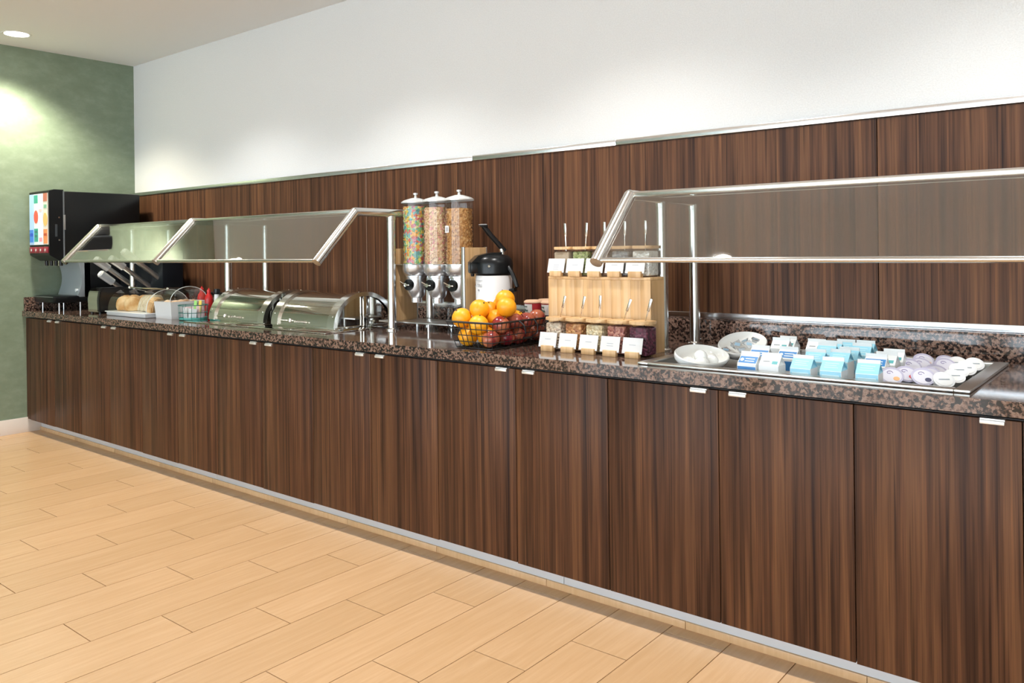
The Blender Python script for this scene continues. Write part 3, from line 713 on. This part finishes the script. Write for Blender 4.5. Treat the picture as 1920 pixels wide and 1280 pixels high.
# ------------------------------------------------------------------ oatmeal cups on a dark rack
RKX, RKY = -2.235, 3.075
t = thing('cup_rack', 'low black wire rack behind the fruit basket', 'rack', (RKX, RKY, ZC))
for z in (.004, .088):
    bm = BM(); tube(bm, [(-.15, -.085, z), (.15, -.085, z), (.15, .085, z), (-.15, .085, z)], .003, 6, True); obj('rail', bm, BLACKW, t)
for sx in (-.15, -.05, .05, .15):
    bm = BM(); tube(bm, [(sx, -.085, .004), (sx, -.085, .088), (sx, .085, .088), (sx, .085, .004)], .0025, 6); obj('wire', bm, BLACKW, t)
bx('rack_deck', (-.148, -.083, .084), (.148, .083, .0885), BLACKW, t)
CUPR = pm('cup_red', (.42, .02, .03), .4); KRAFT = pm('kraft_lid', (.62, .40, .26), .5)
def oat_cup(x, y_, label):
    t = thing('oatmeal_cup', label, 'cup', (x, y_, ZC + .0885), group='red and white oatmeal cups')
    bm = BM(); lathe(bm, [(0, 0), (.036, 0), (.042, .076), (.0, .076)], seg=28); obj('cup_wall', bm, CUPR, t)
    bm = BM(); lathe(bm, [(.0435, .074), (.0455, .077), (.0435, .083), (.036, .088), (0, .090)], seg=28); obj('cup_lid', bm, KRAFT, t)
    bm = BM(); n_ = 10; V = []
    for z, rr in ((.014, .0378), (.070, .0422)):
        V.append([bm.verts.new((rr * math.sin(a), -rr * math.cos(a), z)) for a in [R(-62 - 10 + 100 * q / n_) for q in range(n_ + 1)]])
    for q in range(n_): bm.faces.new((V[0][q], V[0][q + 1], V[1][q + 1], V[1][q]))
    lb = obj('cup_label', bm, PAPER, t)
    bm = BM()
    for (aa, z, w_, h_) in ((-22, .058, .022, .005), (-30, .042, .012, .010), (-10, .040, .010, .008), (-22, .026, .026, .003)):
        a = R(aa); rr = .0418 + .0; p = Vector((rr * math.sin(a), -rr * math.cos(a), z))
        box(bm, (-w_ / 2, -.001, -h_ / 2), (w_ / 2, .001, h_ / 2), 0, Matrix.Translation(p) @ Matrix.Rotation(a, 4, 'Z'))
    obj('cup_print', bm, pm('print_green', (.06, .10, .08), .6), lb)
    t.rotation_euler = (0, 0, R(0))
for i, dx in enumerate((-.098, .0, .098)):
    oat_cup(RKX + dx, RKY - .038, 'red oatmeal cup with white label along the rack front')
    oat_cup(RKX + dx + .01, RKY + .050, 'red oatmeal cup with white label along the rack rear')

# ------------------------------------------------------------------ fruit basket
FBX, FBY = -2.270, 2.735
t = thing('fruit_basket', 'black wire basket heaped with oranges and red apples', 'basket', (FBX, FBY, ZC))
hw0, hd0, hw1, hd1, hh = .098, .188, .128, .218, .112
def rect(hw, hd, z): return [(-hw, -hd, z), (hw, -hd, z), (hw, hd, z), (-hw, hd, z)]
def lerp(a, b, f): return a + (b - a) * f
bm = BM(); tube(bm, rect(hw1, hd1, hh), .0042, 8, True); obj('rim', bm, BLACKW, t)
for z in (.004, .03, .057, .084):
    f_ = z / hh; bm = BM(); tube(bm, rect(lerp(hw0, hw1, f_), lerp(hd0, hd1, f_), z), .0021, 6, True); obj('hoop', bm, BLACKW, t)
for i in range(9):
    f_ = -1 + 2 * i / 8; bm = BM(); tube(bm, [(f_ * hw1, -hd1, hh), (f_ * hw0, -hd0, .004), (f_ * hw0, hd0, .004), (f_ * hw1, hd1, hh)], .0020, 6); obj('wire', bm, BLACKW, t)
for i in range(1, 15):
    f_ = -1 + 2 * i / 15; bm = BM(); tube(bm, [(-hw1, f_ * hd1, hh), (-hw0, f_ * hd0, .004), (hw0, f_ * hd0, .004), (hw1, f_ * hd1, hh)], .0020, 6); obj('wire', bm, BLACKW, t)
for sx in (-1, 1):
    bm = BM(); xx = sx * (hw1 + .004)
    tube(bm, [(xx, -.05, hh), (xx + sx * .022, -.045, hh - .018), (xx + sx * .026, -.04, hh - .05), (xx + sx * .004, -.03, hh - .072), (xx + sx * .004, .03, hh - .072), (xx + sx * .026, .04, hh - .05), (xx + sx * .022, .045, hh - .018), (xx, .05, hh)], .0028, 7); obj('handle', bm, BLACKW, t)
ORANGE = fruit_mat('orange_peel', (.88, .34, .008), (.93, .43, .012), 8, 2, .38, .25)
APPLE = fruit_mat('apple_skin', (.20, .008, .018), (.58, .20, .09), 16, 5, .22, 0, True)
STEM = pm('fruit_stem', (.10, .06, .02), .7)
def fruit(name, loc, r_, rot, mat, label, grp, apple):
    t = thing(name, label, 'fruit', loc, 0, grp, rot)
    bm = BM()
    if apple:
        prof = []
        for q in range(15):
            a = math.pi * q / 14; rr = math.sin(a) * (1.03 - .08 * (1 - math.cos(a)) / 2); zz = -math.cos(a)
            zz *= .90 - .17 * math.exp(-(rr / .28) ** 2)
            prof.append((rr * r_ if 0 < q < 14 else 0, zz * r_))
        lathe(bm, prof, seg=22)
    else: lathe(bm, [(math.sin(math.pi * q / 14) * r_ if 0 < q < 14 else 0, -math.cos(math.pi * q / 14) * r_ * .96) for q in range(15)], seg=22)
    obj('flesh', bm, mat, t, angle=80)
    bm = BM(); top_z = r_ * (.70 if apple else .955)
    cyl(bm, (0, 0, top_z), (.003 if apple else 0, 0, top_z + (.016 if apple else .003)), .0016 if apple else .004, .0013 if apple else .003, 8); obj('stem', bm, STEM, t)
rn = random.Random(3)
fr = [('a', .052, -.155, .042), ('a', .058, -.075, .040), ('a', .055, .010, .041), ('a', .058, .095, .040), ('a', .055, .165, .038),
      ('a', .074, -.115, .094), ('a', .074, -.032, .095), ('a', .076, .055, .095), ('a', .074, .140, .095),
      ('o', -.044, -.150, .044), ('o', -.045, -.068, .044), ('o', -.045, .016, .044), ('o', -.045, .100, .044), ('o', -.043, .165, .042),
      ('o', -.068, -.168, .112), ('o', .012, -.172, .108), ('o', -.066, -.088, .114), ('o', -.066, -.002, .114), ('a', -.064, .082, .108), ('a', -.06, .160, .104),
      ('o', .004, -.098, .140), ('o', .010, -.018, .144), ('o', -.030, -.130, .178), ('o', -.026, -.050, .186), ('o', -.036, .010, .180), ('o', .0, -.09, .215), ('o', -.01, -.02, .22), ('o', -.085, -.165, .160), ('o', .03, .05, .17)]
fr = [[k_, a, b_, c_, .0390 if k_ == 'a' else .0425] for k_, a, b_, c_ in fr]
for it in range(450):                                     # settle the heap: no two fruits share space
    for i in range(len(fr)):
        for j in range(i):
            d = Vector(fr[i][1:4]) - Vector(fr[j][1:4]); need = fr[i][4] + fr[j][4] - .001
            if d.length < need:
                d = d.normalized() * ((need - d.length) / 2)
                for q in range(3): fr[i][1 + q] += d[q]; fr[j][1 + q] -= d[q]
        r_ = fr[i][4]; k_ = min(1, fr[i][3] / hh)
        lx, ly = lerp(hw0, hw1, k_) - r_ - .003, lerp(hd0, hd1, k_) - r_ - .003
        fr[i][1] = min(max(fr[i][1], -lx), lx); fr[i][2] = min(max(fr[i][2], -ly), ly); fr[i][3] = max(fr[i][3] - .0006, r_ * .96 + .006)
for kind, dx, dy, dz, r_f in fr:
    loc = (FBX + dx, FBY + dy, ZC + dz); rot = (rn.uniform(-.7, .7), rn.uniform(-.7, .7), rn.uniform(0, 6))
    if kind == 'a': fruit('apple', loc, r_f, rot, APPLE, 'red apple inside the black wire fruit basket', 'apples in the wire basket', True)
    else: fruit('orange', loc, r_f, rot, ORANGE, 'ripe orange heaped in the black wire fruit basket', 'oranges in the wire basket', False)

# ------------------------------------------------------------------ topping station: bamboo riser, jars, spoons, cards
RX0, RX1, RY0, RY1, RTOP = -2.068, -1.578, 2.797, 2.905, 1.209
t = thing('bamboo_riser', 'bamboo display box carrying the upper row of topping jars', 'riser', ((RX0 + RX1) / 2, RY0, ZC))
hw = (RX1 - RX0) / 2; H_ = RTOP - ZC
nstrip = 11; sw = (2 * hw) / nstrip
for i in range(nstrip):
    bx('front_slat', (-hw + sw * i + .0002, 0, 0), (-hw + sw * (i + 1) - .0002, .012, H_ - .012), BAMBOO, t, .0005)
bx('side_panel', (-hw, .0125, 0), (-hw + .012, RY1 - RY0, H_ - .012), BAMBOO, t); bx('side_panel', (hw - .012, .0125, 0), (hw, RY1 - RY0, H_ - .012), BAMBOO, t)
bx('top_panel', (-hw, 0, H_ - .012), (hw, RY1 - RY0, H_), BAMBOO, t, .0015)
low = [('pale oat flakes', [(.72, .58, .42), (.80, .68, .52), (.62, .46, .32), (.50, .36, .26)]), ('chopped orange-brown nuts', [(.55, .24, .08), (.68, .36, .14), (.42, .16, .06)]),
       ('pale yellow seeds', [(.78, .62, .36), (.84, .72, .48), (.66, .50, .28)]), ('reddish brown granola', [(.42, .15, .11), (.55, .26, .18), (.30, .09, .07)]), ('dark purple dried fruit', [(.10, .02, .04), (.16, .03, .06), (.05, .012, .022)])]
upp = [('fine tan sugar', [(.74, .58, .40), (.76, .60, .42), (.70, .54, .36)]), ('green pumpkin seeds', [(.28, .33, .12), (.40, .42, .20), (.20, .22, .08)]),
       ('brown raisins', [(.28, .16, .10), (.36, .22, .14), (.20, .11, .07)]), ('grey chia seeds', [(.26, .27, .28), (.36, .37, .38), (.18, .18, .19)]), ('white coconut flakes', [(.82, .82, .78), (.88, .88, .85), (.74, .74, .70)])]
def jar(x, y_, z, what, cols, hh, fill, row, i):
    t = thing('topping_jar', 'clear square jar of %s with bamboo rim' % what, 'jar', (x, y_, z), group='topping jars with bamboo rims')
    w_, d_ = .0425, .0425
    bm = BM(); box(bm, (-w_, -d_, 0), (w_, d_, hh), .010, seg=3); obj('glass_body', bm, JARG, t)
    bm = BM(); box(bm, (-w_ + .004, -d_ + .004, .005), (w_ - .004, d_ - .004, hh * fill), .008, seg=2)
    c = obj('filling', bm, speckle_mat('filling_' + what.replace(' ', '_'), cols, 105 if 'sugar' not in what else 600, .7, bump=.9), t); c['kind'] = 'stuff'
    bm = BM(); L0, L1 = -.047, .047
    SQ = lambda k: [(math.copysign(abs(math.cos(a)) ** .55, math.cos(a)) * k, math.copysign(abs(math.sin(a)) ** .55, math.sin(a)) * k) for a in [2 * math.pi * (q + .5) / 40 for q in range(40)]]
    prism(bm, SQ(.0455), hh, hh + .012, 'z'); bmesh.ops.bevel(bm, geom=[e for e in bm.edges if abs(e.verts[0].co.z - e.verts[1].co.z) < 1e-6], offset=.002, segments=1, affect='EDGES')
    obj('bamboo_rim', bm, BAMBOO, t)
    lean = (.32, .30, .10, .42, .34)[i] if row == 0 else (.0, .12, .05, .06, .05)[i]
    s = thing('spoon', 'steel spoon standing in the jar of %s' % what, 'spoon', (x, y_, z + hh * .80), group='spoons standing in topping jars', rot=(R(4), lean, 0))
    bm = BM(); cyl(bm, (0, 0, -.02), (0, 0, .085), .0022, .0026, 8); obj('stem', bm, STEEL, s)
    bm = BM(); box(bm, (-.0056, -.001, .078), (.0056, .0014, .134 if row else .130), .0012); obj('handle', bm, SATIN, s)
def card(x, y_, z, what, i, lines):
    t = thing('name_card', 'white name card on wood block before jar of %s' % what, 'sign', (x, y_, z), group='white name cards in front of topping jars')
    bx('wood_block', (-.029, -.010, 0), (.029, .010, .023), BAMBOO, t, .0015)
    M_ = Matrix.Translation((-.004, 0, .016)) @ Matrix.Rotation(R(-14), 4, 'X')
    bm = BM(); box(bm, (-.0425, -.0008, 0), (.0425, .0008, .060), 0, M_); cd = obj('card', bm, PAPER, t)
    bm = BM()
    for q in range(lines): box(bm, (-.014, -.0013, .032 - q * .009), (.014, -.0007, .0335 - q * .009), 0, M_)
    obj('printed_line', bm, pm('faint_ink', (.30, .33, .38), .7), cd)
for i in range(5):
    what, cols = low[i]; x = -1.972 + .0985 * i
    jar(x, 2.735, ZC, what, cols, .122, .92, 0, i); card(x - .004, 2.663, ZC, what, i, 2 if i == 3 else 1)
    what, cols = upp[i]; x = -2.012 + .0955 * i
    jar(x, 2.853, RTOP, what, cols, .112, .93, 1, i); card(x - .004, 2.8075, RTOP, what, i, 3 if i == 0 else 1) if False else None
for i in range(5):
    what, cols = upp[i]; card(-2.012 + .0955 * i - .012, 2.793, RTOP, what, i, 3 if i == 0 else 1)

# ------------------------------------------------------------------ chilled pan with bowls, cartons and cups
PZ = .876
t = thing('chilled_pan', 'shallow stainless drop-in pan of milk cartons and yogurt cups', 'pan', ((PX0 + PX1) / 2, (PY0 + PY1) / 2, PZ))
ox, oy = t.location.x, t.location.y
PANM = pm('pan_steel', (.74, .74, .71), .32, 1.0)
bx('pan_floor', (PX0 - ox, PY0 - oy, 0), (PX1 - ox, PY1 - oy, .004), PANM, t)
for lo, hi in (((PX0 + .0005, PY0 + .0005), (PX0 + .004, PY1 - .0005)), ((PX1 - .004, PY0 + .0005), (PX1 - .0005, PY1 - .0005)), ((PX0 + .004, PY0 + .0005), (PX1 - .004, PY0 + .004)), ((PX0 + .004, PY1 - .004), (PX1 - .004, PY1 - .0005))):
    bx('pan_wall', (lo[0] - ox, lo[1] - oy, .003), (hi[0] - ox, hi[1] - oy, ZC - PZ + .008), PANM, t)
rz0, rz1 = ZC - PZ + .0003, ZC - PZ + .010
for lo, hi in (((PX0 - .035, PY0 - .035), (PX0 + .006, PY1 + .03)), ((PX1 - .006, PY0 - .035), (PX1 + .035, PY1 + .03)), ((PX0 + .006, PY0 - .035), (PX1 - .006, PY0 + .006)), ((PX0 + .006, PY1 - .006), (PX1 - .006, PY1 + .03))):
    bx('rim', (lo[0] - ox, lo[1] - oy, rz0), (hi[0] - ox, hi[1] - oy, rz1), PANM, t, .003)
FZ = PZ + .004

def slant_bowl(loc, rot, L_, W_, label):
    t = thing('serving_bowl', label, 'bowl', loc, 0, None, rot)
    bm = BM(); rows = 9; seg = 36
    def surf(k, th):
        return [(L_ * math.cos(2 * math.pi * q / seg) * math.sin(k), W_ * math.sin(2 * math.pi * q / seg) * math.sin(k), .048 - .048 * math.cos(k) ** .8 + th) for q in range(seg)]
    outer, inner = [], []
    for r_ in range(1, rows + 1):
        k = math.pi / 2 * r_ / rows
        outer.append([bm.verts.new(p) for p in surf(k, 0)]); inner.append([bm.verts.new((p[0] * .965, p[1] * .965, p[2] + .003)) for p in surf(k, 0)])
    for grp in (outer, inner):
        for a, b_ in zip(grp, grp[1:]):
            for q in range(seg): bm.faces.new((a[q], a[(q + 1) % seg], b_[(q + 1) % seg], b_[q]))
        bm.faces.new(grp[0])
    for q in range(seg): bm.faces.new((outer[-1][q], outer[-1][(q + 1) % seg], inner[-1][(q + 1) % seg], inner[-1][q]))
    obj('shell', bm, WHITEC, t, angle=60); return t
slant_bowl((-1.340, 2.722, FZ + .012), (R(16), R(-2), R(90)), .145, .085, 'white oval bowl of smooth white pieces against the pan front')
slant_bowl((-1.312, 3.020, FZ + .028), (R(17), R(-9), R(86)), .142, .076, 'white oval bowl of foil portion packs toward the backsplash')
for i, (dx, dy, dz) in enumerate(((-.025, -.075, .030), (.022, -.070, .032), (-.02, -.015, .030), (.026, -.008, .034), (.0, .045, .032), (.004, -.04, .052))):
    bm = BM(); ball(bm, (0, 0, 0), (.030, .023, .022), 16); o = obj('boiled_egg', bm, WHITEC); o.location = (-1.322 + dx, 2.728 + dy, FZ + dz + .004); o.rotation_euler = (0, 0, i * 1.1)
    tag(o, 'smooth white rounded piece inside the oval bowl by the pan front', 'egg', 'white pieces in the oval bowl')
FOIL = pm('foil_pack', (.62, .66, .70), .2, .8); FOILB = pm('foil_print', (.30, .45, .58), .3, .3)
for i, (dx, dy, dz, rx, rz_) in enumerate(((-.03, -.085, .058, 25, 20), (.02, -.055, .060, -20, 70), (-.025, -.02, .066, 35, 110), (.022, .01, .070, 50, 30), (-.01, .05, .074, -30, 150), (.02, .075, .078, 20, 60), (-.002, -.04, .076, 60, 10))):
    tt = thing('portion_pack', 'silver foil portion pack inside the oval bowl', 'packet', (-1.300 + dx, 3.01 + dy, FZ + dz - .004 + .05 * dy), 0, 'foil packs in the oval bowl', (R(rx), R(10), R(rz_)))
    bm = BM(); lathe(bm, [(0, -.008), (.012, -.008), (.017, .003), (.021, .004), (.021, .0055), (0, .0055)], seg=4); obj('tub', bm, FOIL, tt)
    bm = BM(); box(bm, (-.010, -.006, .0056), (.010, .006, .0062)); obj('pack_print', bm, FOILB, tt)

# gable-top milk cartons
CW = .0325
cart = {'sky': ((.32, .66, .82), (.60, .84, .92)), 'blue': ((.04, .22, .55), (.80, .86, .92)), 'white': ((.82, .83, .84), (.10, .42, .45))}
def carton_proto(kind):
    c1, c2 = cart[kind]
    base = pm('carton_board', (.84, .86, .87), .45)
    pr = pm('carton_' + kind, c1, .4); p2 = pm('carton_%s_second' % kind, c2, .4)
    t = thing('milk_carton', 'x y z w', 'milk carton', (0, 0, 0))
    hb, hr, hf = .058, .086, .097
    bm = BM(); box(bm, (-CW, -CW, 0), (CW, CW, hb))
    obj('body', bm, base, t, smooth=False)
    bm = BM(); e = CW - .008
    v = [bm.verts.new(p) for p in ((-CW, -CW, hb), (CW, -CW, hb), (CW, CW, hb), (-CW, CW, hb), (-CW, -.002, hr), (CW, -.002, hr), (CW, .002, hr), (-CW, .002, hr), (-e + .008, 0, hr - .002), (e - .008, 0, hr - .002))]
    bm.faces.new((v[0], v[1], v[5], v[4])); bm.faces.new((v[2], v[3], v[7], v[6]))
    for a, b_, c, d, i_ in ((1, 2, 6, 5, 9), (3, 0, 4, 7, 8)):
        bm.faces.new((v[a], v[b_], v[i_])); bm.faces.new((v[b_], v[c], v[i_])); bm.faces.new((v[d], v[a], v[i_])); bm.faces.new((v[c], v[d], v[i_]))
    obj('gable', bm, pr if kind == 'sky' else base, t, smooth=False)
    bm = BM(); box(bm, (-CW, -.002, hr - .002), (CW, .002, hf)); obj('top_fin', bm, base, t, smooth=False)
    sl = Vector((0, -.002 + CW, hr - hb)); n = Vector((0, -sl.z, sl.y)).normalized()
    M_ = Matrix.Translation((0, -CW, hb)) @ Matrix(((1, 0, 0, 0), (0, n.y, sl.normalized().y, 0), (0, n.z, sl.normalized().z, 0), (0, 0, 0, 1)))
    L_ = sl.length
    def patch(name, x0, x1, z0, z1, mat, lift, par=t, front=False):
        bm = BM()
        if front: box(bm, (x0, -CW - lift, z0), (x1, -CW + .0005, z1))
        else: box(bm, (x0, 0, z0), (x1, lift, z1), 0, M_)
        return obj(name, bm, mat, par, smooth=False)
    if kind == 'sky':
        for q in range(3): patch('print_line', -.022, .020 - .006 * (q % 2), L_ * (.30 + .2 * q), L_ * (.36 + .2 * q), p2, .0004)
        patch('print_band', -CW + .001, CW - .001, .010, .056, pr, .0004, front=True); patch('print_panel', -.026, .026, .024, .046, p2, .0008, front=True); patch('print_mark', -.020, .004, .014, .021, cart_dark, .0008, front=True)
    elif kind == 'blue':
        patch('print_panel', -CW + .002, CW - .002, L_ * .12, L_ * .80, pr, .0004)
        for q in range(2): patch('print_line', -.010, .022, L_ * (.28 + .24 * q), L_ * (.36 + .24 * q), p2, .0008)
        bm = BM(); lathe(bm, [(0, 0), (.0065, 0), (.0065, .0009), (0, .0009)], (0, 0, 0), 14)
        bmesh.ops.transform(bm, matrix=M_ @ Matrix.Translation((-.021, 0, L_ * .45)) @ Matrix.Rotation(R(-90), 4, 'X'), verts=bm.verts[:]); obj('print_mark', bm, p2, t)
        patch('print_band', -CW + .001, CW - .001, .018, .050, pr, .0004, front=True)
    else:
        patch('print_mark', .008, .026, L_ * .2, L_ * .5, p2, .0004); patch('print_line', -.022, .0, L_ * .4, L_ * .5, DARKINK, .0004)
        patch('print_band', -CW + .004, CW - .004, .02, .034, p2, .0004, front=True)
    return t
cart_dark = pm('carton_dark', (.06, .08, .30), .5)
protos = {k: carton_proto(k) for k in cart}; used = set()
plc = [(1402, 678, 'blue', -.2, 9), (1446, 680, 'white', .05, 0), (1507, 684, 'sky', .0, 0), (1551, 693, 'sky', .04, 0), (1622, 697, 'sky', .25, 0), (1427, 664, 'blue', .05, 0), (1480, 667, 'blue', -.05, 0),
       (1535, 672, 'sky', .06, 0), (1572, 672, 'sky', -.05, 0), (1593, 668, 'sky', .05, 0), (1467, 648, 'white', .15, 0), (1491, 642, 'white', -.1, 0), (1532, 651, 'white', .1, 0), (1552, 659, 'sky', 0, 0),
       (1568, 653, 'sky', -.05, 0), (1599, 650, 'sky', .05, 0), (1625, 652, 'sky', .0, 0), (1617, 660, 'sky', .1, 0), (1645, 681, 'blue', .1, 0), (1662, 678, 'white', -.1, 0), (1677, 672, 'white', .1, 0)]
pts = [list(at_z(x, y_, .945).xy) for x, y_, *_ in plc]
for it in range(200):                                    # stand them clear of each other, inside the pan
    for i in range(len(pts)):
        for j in range(i):
            dx, dy = pts[i][0] - pts[j][0], pts[i][1] - pts[j][1]; need = .069
            if abs(dx) < need and abs(dy) < need:
                if need - abs(dx) < need - abs(dy): s_ = (need - abs(dx)) / 2 * (1 if dx > 0 else -1); pts[i][0] += s_; pts[j][0] -= s_
                else: s_ = (need - abs(dy)) / 2 * (1 if dy > 0 else -1); pts[i][1] += s_; pts[j][1] -= s_
        pts[i][0] = min(max(pts[i][0], -1.20), -.705); pts[i][1] = min(max(pts[i][1], PY0 + .042), PY1 - .042)
CL = {'sky': 'sky-blue gable-top milk carton standing in the chilled pan', 'blue': 'white gable-top milk carton with royal blue panel in the chilled pan', 'white': 'plain white gable-top milk carton in the chilled pan'}
for (x, y_, kind, rz_, tl), p in zip(plc, pts):
    o = protos[kind] if kind not in used else copy_tree(protos[kind]); used.add(kind)
    o.location = (p[0], p[1], FZ); o.rotation_euler = (0, 0, rz_ * .25)
    tag(o, CL[kind], 'milk carton', 'milk cartons in the chilled pan')

# yogurt and cream-cheese cups leaning back in rows
LILAC = pm('lid_lilac', (.50, .47, .62), .35); LIDW = pm('lid_white', (.80, .80, .82), .35); SWIRL = pm('lid_swirl', (.20, .14, .36), .5)
def cup_proto(kind, spot):
    t = thing('yogurt_cup', 'x y z w', 'yogurt', (0, 0, 0)); r_ = .034 if kind == 'lilac' else .030
    bm = BM(); lathe(bm, [(0, -.040), (r_ * .72, -.040), (r_ * .74, -.036), (r_ * .9, -.002), (0, -.002)], seg=24); obj('tub', bm, WHITEP, t)
    bm = BM(); lathe(bm, [(0, -.003), (r_, -.003), (r_ * 1.02, -.001), (r_ * 1.0, .0012), (0, .0016)], seg=28); ld = obj('lid', bm, LILAC if kind == 'lilac' else LIDW, t)
    def disc(name, x, y_, rx, ry, mat, z=.0018):
        bm = BM(); lathe(bm, [(0, 0), (1, 0), (1, .0006), (0, .0006)], (0, 0, 0), 22); bmesh.ops.transform(bm, matrix=Matrix.Translation((x, y_, z)) @ Matrix.Diagonal((rx, ry, 1, 1)), verts=bm.verts[:]); obj(name, bm, mat, ld)
    if kind == 'lilac':
        disc('lid_print', 0, -.002, r_ * .84, r_ * .80, pm('lid_center', (.72, .70, .80), .4))
        bm = BM(); tube(bm, [(-.006 + (.010 - .0016 * q * .5) * math.cos(q * .7), .010 + (.008 - .0012 * q * .5) * math.sin(q * .7), .0028) for q in range(9)], .0009, 6); obj('swirl', bm, SWIRL, ld)
        if spot: disc('fruit_mark', .012, -.014, .009, .008, pm('fruit_%d' % spot, [(0, 0, 0), (.85, .45, .20), (.75, .10, .12), (.05, .05, .12)][spot], .5), .0026)
    else:
        disc('lid_print', 0, 0, r_ * .80, r_ * .80, pm('lid_plain', (.86, .86, .87), .4))
        bm = BM(); box(bm, (-.015, -.002, .0024), (.015, .002, .0029)); obj('print_line', bm, pm('lid_grey', (.30, .34, .38), .5), ld)
    return t
cups = [(1672, 704, 'lilac', 1), (1700, 701, 'lilac', 2), (1731, 706, 'lilac', 3), (1708, 687, 'lilac', 0), (1728, 684, 'lilac', 0), (1736, 674, 'lilac', 1), (1756, 698, 'lilac', 2), (1773, 685, 'lilac', 0), (1781, 676, 'lilac', 0), (1745, 703, 'lilac', 0),
        (1770, 712, 'white', 0), (1790, 705, 'white', 0), (1798, 694, 'white', 0), (1828, 682, 'white', 0), (1812, 690, 'white', 0), (1800, 679, 'white', 0)]
cp = {}; CT = {('lilac', 0): 'lilac yogurt cup with plain swirl lid leaning in the pan', ('lilac', 1): 'lilac yogurt cup with orange fruit on its lid', ('lilac', 2): 'lilac yogurt cup with red fruit on its lid', ('lilac', 3): 'lilac yogurt cup with dark berry on its lid', ('white', 0): 'small white cream-cheese cup leaning in the pan corner'}
ax = Vector((.30, -.55, .78)).normalized()
for i, (x, y_, kind, sp) in enumerate(cups):
    if (kind, sp) not in cp: cp[(kind, sp)] = o = cup_proto(kind, sp)
    else: o = copy_tree(cp[(kind, sp)])
    o.location = at_z(x, y_, .921); rx = ax + Vector((rn.uniform(-.08, .08), rn.uniform(-.1, .1), 0))
    o.location.y = min(max(o.location.y, PY0 + .048), PY1 - .068); o.location.x = min(o.location.x, PX1 - .05)
    o.rotation_mode = 'QUATERNION'; o.rotation_quaternion = rx.to_track_quat('Z', 'Y')
    tag(o, CT[(kind, sp)], 'yogurt', 'yogurt and cream-cheese cups in the chilled pan')
